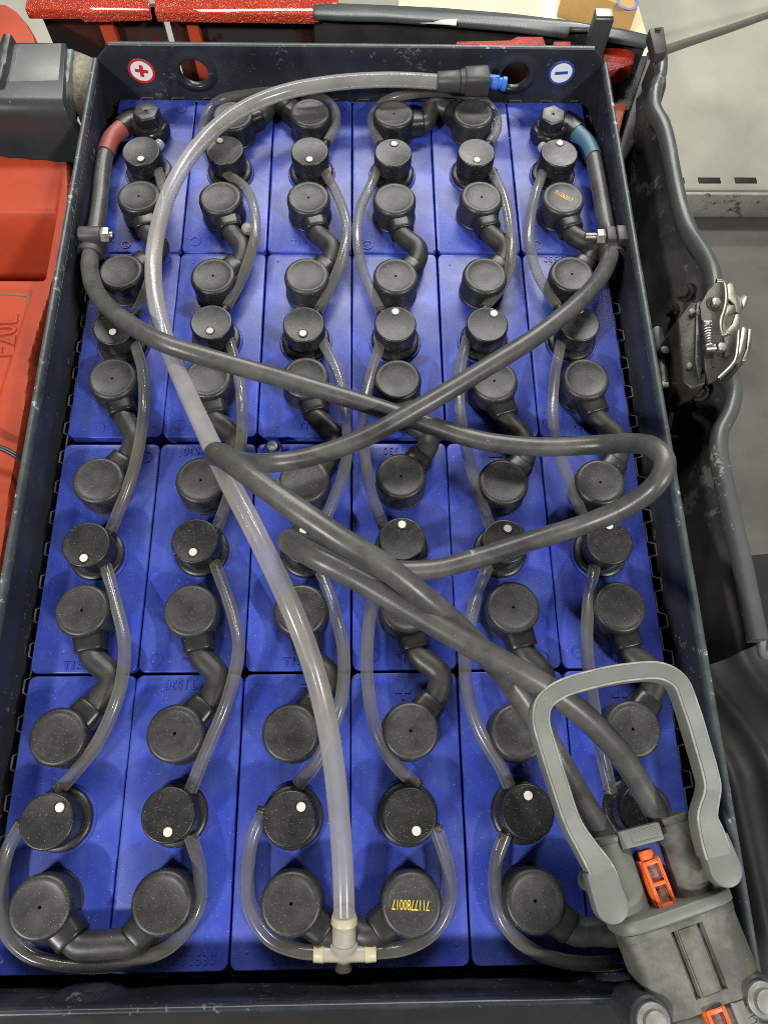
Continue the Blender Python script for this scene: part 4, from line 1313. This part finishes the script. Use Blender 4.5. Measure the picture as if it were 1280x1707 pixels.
obj('bulkhead_plate', box(P(276, 18, -9).x, P(540, 18, -9).x, yk, yk + 6, FZ + 14, -9), M['red_dark'], t)
obj('bulkhead_plate', box(P(540, 18, -9).x + 1, 318, 496, 502, FZ + 14, -14), M['red_dark'], t)
obj('red_patch', slab([P(760, 68, 10), P(850, 66, 10), P(862, 60, 10), P(905, 60, 10), P(912, 80, 10), P(760, 80, 10)], 12), M['red_plain'], t, bevel=2)
obj('red_patch', slab([P(922, 68, 8), P(952, 68, 8), P(952, 90, 8), P(922, 90, 8)], 12), M['red_plain'], t, bevel=2)
obj('bolt_knob', lathe([(0, 0), (14, 0), (15, 3), (14, 12), (9, 18), (0, 20)], 20, tuple(P(368, 58, -90))), M['grime'], t)
t = obj('torn_paper', slab([P(700, 38, 7.5), P(722, 37, 9), P(735, 33, 10), P(762, 31, 8), P(760, 42, 7.2), P(735, 40, 8), P(715, 39, 7.5)], 0.5), M['paper'], origin=P(730, 38, 7), smooth=False)
tag(t, 'torn white paper scrap on the grey bumper strip', 'paper')

# red chassis corner right of the tray
t = thing('chassis_corner', P(1030, 130, -300), 'red and black chassis corner behind the right end of the tray', 'chassis corner')
obj('red_plate', slab([P(1004, 78, -8), P(1044, 80, -8), P(1058, 86, -8), P(1056, 106, -8), P(1040, 112, -8), P(1008, 120, -8)], 20), M['red_plain'], t, bevel=2)
obj('dark_plate', slab([P(1000, 90, -40), P(1082, 92, -40), P(1074, 180, -40), P(1000, 190, -40)], 20), M['steel_dark'], t, bevel=2)
obj('red_plate', slab([P(1012, 172, -34), P(1046, 172, -34), P(1040, 190, -34), P(1026, 250, -34), P(1012, 240, -34)], 20), M['red'], t, bevel=2)

# upright post and rubber stop
a = P(1007, 23, 50)
t = thing('steel_post', (a.x, a.y, -120), 'charcoal steel post with bare metal top behind the tray corner', 'post')
obj('post_shaft', box(a.x - 9.5, a.x + 9.5, a.y - 9, a.y + 8, -160, 49.6), M['steel_dark'], t, bevel=1.2)
obj('bare_top', box(a.x - 9.0, a.x + 9.0, a.y - 5, a.y + 7, 49.8, 51), M['zinc'], t, bevel=0.4)
t = thing('rubber_stop', P(1096, 95, 0), 'black rubber stop on the end of the open side panel', 'rubber stop')
rs = [P(1081, 46, 52), P(1106, 42, 52), P(1113, 84, 46), P(1091, 88, 46)]
obj('stop_block', slab(rs, 13), M['coupler'], t, bevel=2.2)
for q in ((1096, 49), (1103, 78)):
    p = P(q[0], q[1], 52 if q[1] < 60 else 46.5)
    obj('stop_hole', box(p.x - 3, p.x + 3, p.y - 1.6, p.y + 1.6, p.z - 0.3, p.z + 0.4), M['black'], t)
obj('stop_stem', slab([P(1088, 86, 22), P(1110, 84, 22), P(1107, 108, 18), P(1092, 108, 18)], 40), M['coupler'], t, bevel=2)

# ------------------------------------------------------------------ truck: open side panel on the right
LIP1 = [(1100, 100), (1099, 125), (1091, 150), (1089, 182), (1104, 212), (1112, 240), (1121, 290), (1133, 345), (1148, 388), (1172, 425), (1186, 455), (1190, 482), (1192, 520), (1200, 580), (1214, 622),
        (1221, 655), (1215, 688), (1199, 722), (1197, 755), (1205, 800), (1220, 870), (1236, 940), (1250, 1010), (1262, 1068)]
LZ = 20.0
lp_ = [P(px, py, LZ) for px, py in LIP1]
t = thing('side_panel', lp_[12] - Vector((0, 0, 300)), 'dark open side panel of the truck with a wavy rolled edge, right of tray', 'side panel')
lips = spline(lp_, 6)
sl_ = []
for i, q in enumerate(lips):
    u = i / (len(lips) - 1)
    sl_.append(circ(6.8, 18, 0.75, 9.0))
obj('rolled_edge', ring_sweep(lips, sl_, fixed_up=Vector((0, 0, 1))), M['lip'], t)
# skin that falls from the edge into the bay
rows = []
rn = random.Random(11)
offs = [(3.5, 2), (-1, -12), (-6, -34), (-13, -70), (-22, -120), (-30, -190), (-36, -300)]
ysm = [q.y for q in lips]
base_x = 318.0
for k, (dx, z) in enumerate(offs):
    row = []
    for i, q in enumerate(lips):
        blend = min(1, k / 4)
        x = q.x * (1 - blend) + (base_x + 10 * math.sin(q.y * 0.02)) * blend
        bul = 9 * math.sin(q.y * 0.024 + k * 0.5) * sstep(0, 3, k)
        row.append(Vector((x + dx + bul, q.y + (k * -2.5), z)))
    rows.append(row)
V = [p for r_ in rows for p in r_]
n = len(lips)
F = [(k * n + i, k * n + i + 1, (k + 1) * n + i + 1, (k + 1) * n + i) for k in range(len(rows) - 1) for i in range(n - 1)]
obj('inner_skin', (V, F), M['panel'], t)
# outer skin
V2, F2 = [], []
for k, (dx, z) in enumerate([(5, 14), (9, 0), (12, -60), (14, -320)]):
    V2 += [Vector((q.x + dx, q.y, z)) for q in lips]
F2 = [(k * n + i, (k + 1) * n + i, (k + 1) * n + i + 1, k * n + i + 1) for k in range(3) for i in range(n - 1)]
obj('outer_skin', (V2, F2), M['lip'], t)
# folded tip beside the rubber stop, and the strut plate inside
obj('corner_gusset', slab([P(1100, 108, 6), P(1111, 120, -4), P(1110, 145, -10), P(1096, 190, -10), P(1090, 178, 4), P(1094, 150, 8)], 30), M['panel'], t, bevel=2)
obj('inner_flange', slab([P(1078, 96, -12), P(1092, 104, -12), P(1086, 160, -25), P(1070, 220, -30), P(1040, 270, -32), P(1026, 262, -32), P(1056, 165, -25)], 14), M['panel'], t, bevel=2)
obj('bulge_pad', xf(lathe([(0, 10), (10, 9.4), (17, 6), (21, 0), (22, -8)], 28), Matrix.Translation(P(1082, 225, -20)) @ Matrix.Rotation(math.radians(-55), 4, 'Y') @ Matrix.Diagonal((1.0, 1.7, 1.0, 1.0))), M['panel'], t)

# lower liner
def liner_z(x, y):
    z = -70 - 60 * sstep(300, 345, x) * 0 + 0.35 * (x - 330)
    z += 9 * math.exp(-((x - 322) / 8) ** 2) + 8 * math.exp(-((x - 352) / 8) ** 2) + 7 * math.exp(-((x - 392) / 10) ** 2)
    z += 0.0
    z -= 110 * sstep(-290, -150, y) + 10 * sstep(-400, -250, y)
    z -= 90 * sstep(292, 282, x)
    return z


t = obj('bay_liner', heightfield(276, 470, -560, -60, 90, 70, liner_z), M['liner'], origin=(370, -350, -90))
tag(t, 'dark ribbed plastic bay liner at the lower right', 'liner')
t = obj('hook_clip', tube([P(1270, 1062, 8), P(1268, 1082, 2), P(1272, 1092, -6), P(1284, 1090, -14)], 3.4, 6, 14), M['steel_grey'], origin=P(1270, 1080, -10))
tag(t, 'small grey hook clip at the lower end of the panel edge', 'clip')

# ------------------------------------------------------------------ latch on the side panel
Z1 = 46.0
t = thing('panel_latch', P(1185, 560, -10), 'greasy steel latch with zinc hooks and spring on the side panel', 'latch')
obj('latch_box', slab([P(1128, 532, 30), P(1150, 502, 34), P(1168, 505, 38), P(1176, 560, 38), P(1176, 640, 30), P(1152, 648, 26), P(1138, 636, 26)], 46), M['greasy'], t, bevel=1.8)
pl_ = obj('latch_plate', slab([P(1166, 508, Z1), P(1180, 484, Z1), P(1194, 470, Z1), P(1204, 470, Z1), P(1208, 500, Z1), P(1205, 518, Z1), P(1200, 540, Z1), P(1203, 560, Z1), P(1222, 552, Z1), P(1230, 553, Z1),
                                   P(1224, 600, Z1), P(1196, 632, Z1), P(1180, 640, Z1), P(1174, 612, Z1), P(1172, 560, Z1)], 3.5), M['greasy'], t, bevel=0.5)
obj('plate_edge', tube([P(1193, 469, Z1 - 1), P(1204, 470, Z1 - 1), P(1209, 500, Z1 - 1), P(1205, 520, Z1 - 1), P(1200, 538, Z1 - 1), P(1204, 558, Z1 - 1), P(1214, 556, Z1 - 1)], 2.1, 6, 10), M['old_zinc'], pl_)
obj('plate_edge', tube([P(1230, 552, Z1 - 1), P(1228, 580, Z1 - 1), P(1223, 603, Z1 - 1), P(1196, 632, Z1 - 1)], 1.9, 6, 10), M['zinc'], pl_)


def hook(pix, z, th, mt):
    return slab([P(a, b, z) for a, b in pix], th)


obj('hook', hook([(1210, 476), (1216, 470), (1224, 473), (1227, 490), (1234, 496), (1240, 491), (1245, 494), (1241, 506), (1233, 522), (1226, 520), (1224, 506), (1214, 500), (1208, 492)], 36, 4, None), M['old_zinc'], t, bevel=0.8)
obj('hook', hook([(1203, 514), (1212, 509), (1225, 507), (1227, 519), (1215, 523), (1209, 538), (1212, 549), (1220, 540), (1225, 523), (1233, 522), (1233, 545), (1222, 560), (1208, 563), (1200, 551), (1199, 530)], 42, 4, None), M['old_zinc'], t, bevel=0.8)
obj('pawl', hook([(1236, 545), (1246, 546), (1244, 570), (1236, 592), (1222, 606), (1216, 604), (1230, 584), (1234, 562)], 40, 4, None), M['zinc'], t, bevel=0.8)
obj('pawl', hook([(1247, 547), (1254, 548), (1252, 575), (1245, 600), (1235, 602), (1244, 580)], 32, 4, None), M['old_zinc'], t, bevel=0.8)
obj('lower_blade', hook([(1196, 634), (1224, 606), (1240, 604), (1218, 630), (1204, 640)], 30, 4, None), M['greasy'], t, bevel=0.8)
for q in ((1190, 507), (1200, 582)):
    p = P(q[0], q[1], Z1)
    rv = obj('rivet', lathe([(0, 5), (3.6, 4.6), (4.4, 3.6), (4.6, 0)], 20, tuple(p)), M['zinc'], t)
    obj('rivet_washer', lathe([(0, 0.8), (7.2, 0.8), (7.6, 0.2), (7.6, -0.5)], 24, tuple(p)), M['greasy'], t)
sp0, sp1 = P(1177, 540, Z1 + 6), P(1181, 580, Z1 + 6)
mm = axis_m(sp0, sp1)
Ls = (sp1 - sp0).length
hel = [mm @ Vector((3.4 * math.cos(2 * math.pi * 9 * k / 120), 3.4 * math.sin(2 * math.pi * 9 * k / 120), Ls * k / 120)) for k in range(121)]
obj('spring', ring_sweep(hel, [circ(0.85, 6)] * len(hel)), M['zinc'], t)
obj('spring_pin', rod(P(1169, 540, Z1 + 4), P(1184, 540, Z1 + 4), 3.4, 3.4, 16), M['zinc'], t)
obj('spring_pin', rod(P(1174, 581, Z1 + 4), P(1191, 580, Z1 + 4), 3.6, 3.6, 16), M['zinc'], t)
p = P(1178, 605, Z1)
obj('plate_slot', slab([P(1184, 590, Z1 + .5), P(1190, 590, Z1 + .5), P(1191, 612, Z1 + .5), P(1186, 612, Z1 + .5)], 0.4), M['black'], t, smooth=False)

obj('side_lever', slab([P(1160, 505, Z1 - 6), P(1168, 500, Z1 - 6), P(1174, 520, Z1 - 6), P(1171, 612, Z1 - 6), P(1164, 636, Z1 - 6), P(1158, 600, Z1 - 6)], 3), M['steel_dark'], t, bevel=0.6)
obj('cam_plate', slab([P(1206, 562, Z1 + 3), P(1222, 556, Z1 + 3), P(1226, 566, Z1 + 3), P(1218, 590, Z1 + 3), P(1208, 596, Z1 + 3)], 2.2), M['greasy'], t, bevel=0.5)
obj('hook_tip', slab([P(1236, 500, 38), P(1243, 492, 38), P(1248, 496, 38), P(1244, 508, 38), P(1238, 514, 38)], 5), M['zinc'], t, bevel=0.8)
for q in ((1152, 520, 36), (1148, 610, 30), (1164, 520, 40)):
    obj('rivet', lathe([(0, 2.4), (2.4, 2.0), (3.0, 0.8), (3.1, 0)], 16, tuple(P(*q))), M['bolt_grey'], t)

# bolts and brackets around the latch
def bolt_pair(name, label, px, py, z, r, dirv, mt, L=14):
    p = P(px, py, z)
    d = Vector(dirv).normalized()
    t_ = thing(name, p, label, 'bolt', 'bolts around the latch')
    obj('head', hexrod(p, p + d * 6, r), M[mt], t_)
    obj('washer', rod(p - d * 1.5, p, r * 1.3, r * 1.3, 20, 0.3), M['greasy'], t_)
    obj('shank', rod(p - d * L, p - d * 1.4, r * 0.9, r * 0.9, 14, 0.3), M['greasy'], t_)


bolt_pair('hex_bolt', 'greasy bolt above the latch box near the rolled edge', 1140, 488, 0, 6.5, (-0.7, -0.2, 0.7), 'greasy', 26)
bolt_pair('hex_bolt', 'small bolt left of the latch, on the dark inner skin', 1118, 518, -20, 5.0, (-0.8, -0.2, 0.6), 'greasy', 20)
bolt_pair('hex_bolt', 'greasy bolt just under the latch box', 1165, 654, -2, 6.5, (-0.6, -0.2, 0.75), 'greasy', 26)
bolt_pair('hex_bolt', 'dark bolt lower left of the latch, above the tray rim', 1144, 680, -20, 5.5, (-0.7, -0.2, 0.7), 'greasy', 20)
t = obj('latch_bracket', join(slab([P(1145, 470, -8), P(1168, 466, -8), P(1178, 490, -8), P(1160, 520, -8), P(1146, 505, -8)], 40)), M['panel'], origin=P(1160, 490, -48), bevel=3)
tag(t, 'black plastic bracket block behind the top of the latch', 'bracket')
t = obj('latch_bracket', join(slab([P(1160, 640, -10), P(1210, 632, -10), P(1212, 660, -10), P(1195, 690, -14), P(1160, 690, -14)], 40)), M['panel'], origin=P(1185, 660, -54), bevel=3)
tag(t, 'black plastic bracket block under the latch', 'bracket')
# gas strut standing beside the tray
t = thing('gas_strut', P(1105, 600, -120), 'dark gas strut with brass coloured ball joint beside the right tray rim', 'gas strut')
obj('strut_plate', slab([P(1085, 548, -10), P(1094, 541, -8), P(1105, 545, -8), P(1120, 632, -20), P(1098, 636, -20)], 8), M['steel_dark'], t, bevel=2)
obj('ball_joint', lathe([(0, 12), (4, 11), (6, 7), (5, 2), (6.5, 0), (6.5, -4), (0, -4)], 20, tuple(P(1101, 594, 2))), M['greasy'], t)
obj('strut_rod', rod(P(1101, 600, 2), P(1106, 640, -2), 4.2, 4.2, 16), M['old_zinc'], t)
obj('strut_nut', hexrod(P(1105, 640, -3), P(1106, 650, -3), 5.5), M['old_zinc'], t)
obj('strut_foot', slab([P(1100, 636, -18), P(1128, 634, -18), P(1124, 655, -18), P(1108, 668, -18)], 12), M['greasy'], t, bevel=1.5)
obj('strut_tail', rod(P(1106, 655, -20), P(1112, 720, -60), 4.0, 3.5, 14), M['steel_dark'], t)
t = obj('cross_bar', rod(P(1105, 732, -60), P(1168, 735, -60), 5, 5, 16), M['greasy'], origin=P(1135, 733, -60))
tag(t, 'thin greasy cross bar in the gap right of the tray', 'bar')
t = obj('folded_flange', slab([P(1110, 672, -40), P(1126, 676, -36), P(1118, 720, -40), P(1108, 716, -44)], 6), M['steel_grey'], origin=P(1115, 700, -46), bevel=1)
tag(t, 'small grey folded steel flange below the gas strut', 'flange')

# ------------------------------------------------------------------ things on the shop floor
zc = -380
t = thing('cardboard_box', P(860, 40, FZ + 70), 'flat cream cardboard box on the floor behind the truck', 'box')
obj('box_body', slab([P(664, -60, zc), P(1052, -60, zc), P(1066, 16, zc), P(1096, 120, zc), P(664, 120, zc)], zc - FZ - 72), M['card'], t, bevel=2)
obj('box_tape', slab([P(905, -60, zc + 1), P(925, -60, zc + 1), P(930, 110, zc + 1), P(905, 110, zc + 1)], 0.6), M['white'], t, smooth=False)
t = thing('cardboard_box', P(1020, -30, zc), 'brown cardboard box corner lying on the cream box', 'box')
obj('box_body', slab([P(960, -80, zc + 60), P(1066, -80, zc + 60), P(1062, 14, zc + 60), P(1046, 13, zc + 60), P(1004, -4, zc + 60), P(940, -26, zc + 60)], 58), M['kraft'], t, bevel=1)
obj('printed_ring', lathe([(15, 0), (15, 0.4), (20, 0.4), (20, 0)], 24, tuple(P(1046, 4, zc + 60.8))), M['st_blue'], t, smooth=False)
pts = [P(1085, 92, -60), P(1112, 82, -110), P(1160, 66, -190), P(1220, 46, -260), P(1282, 24, -330), P(1340, 5, -380), P(1500, -40, -568)]
t = obj('floor_lead', tube(pts, 6.0, 10, 14), M['floor_cable'], origin=pts[0])
tag(t, 'grey lead stretched from the truck over the pale floor, top right', 'cable')
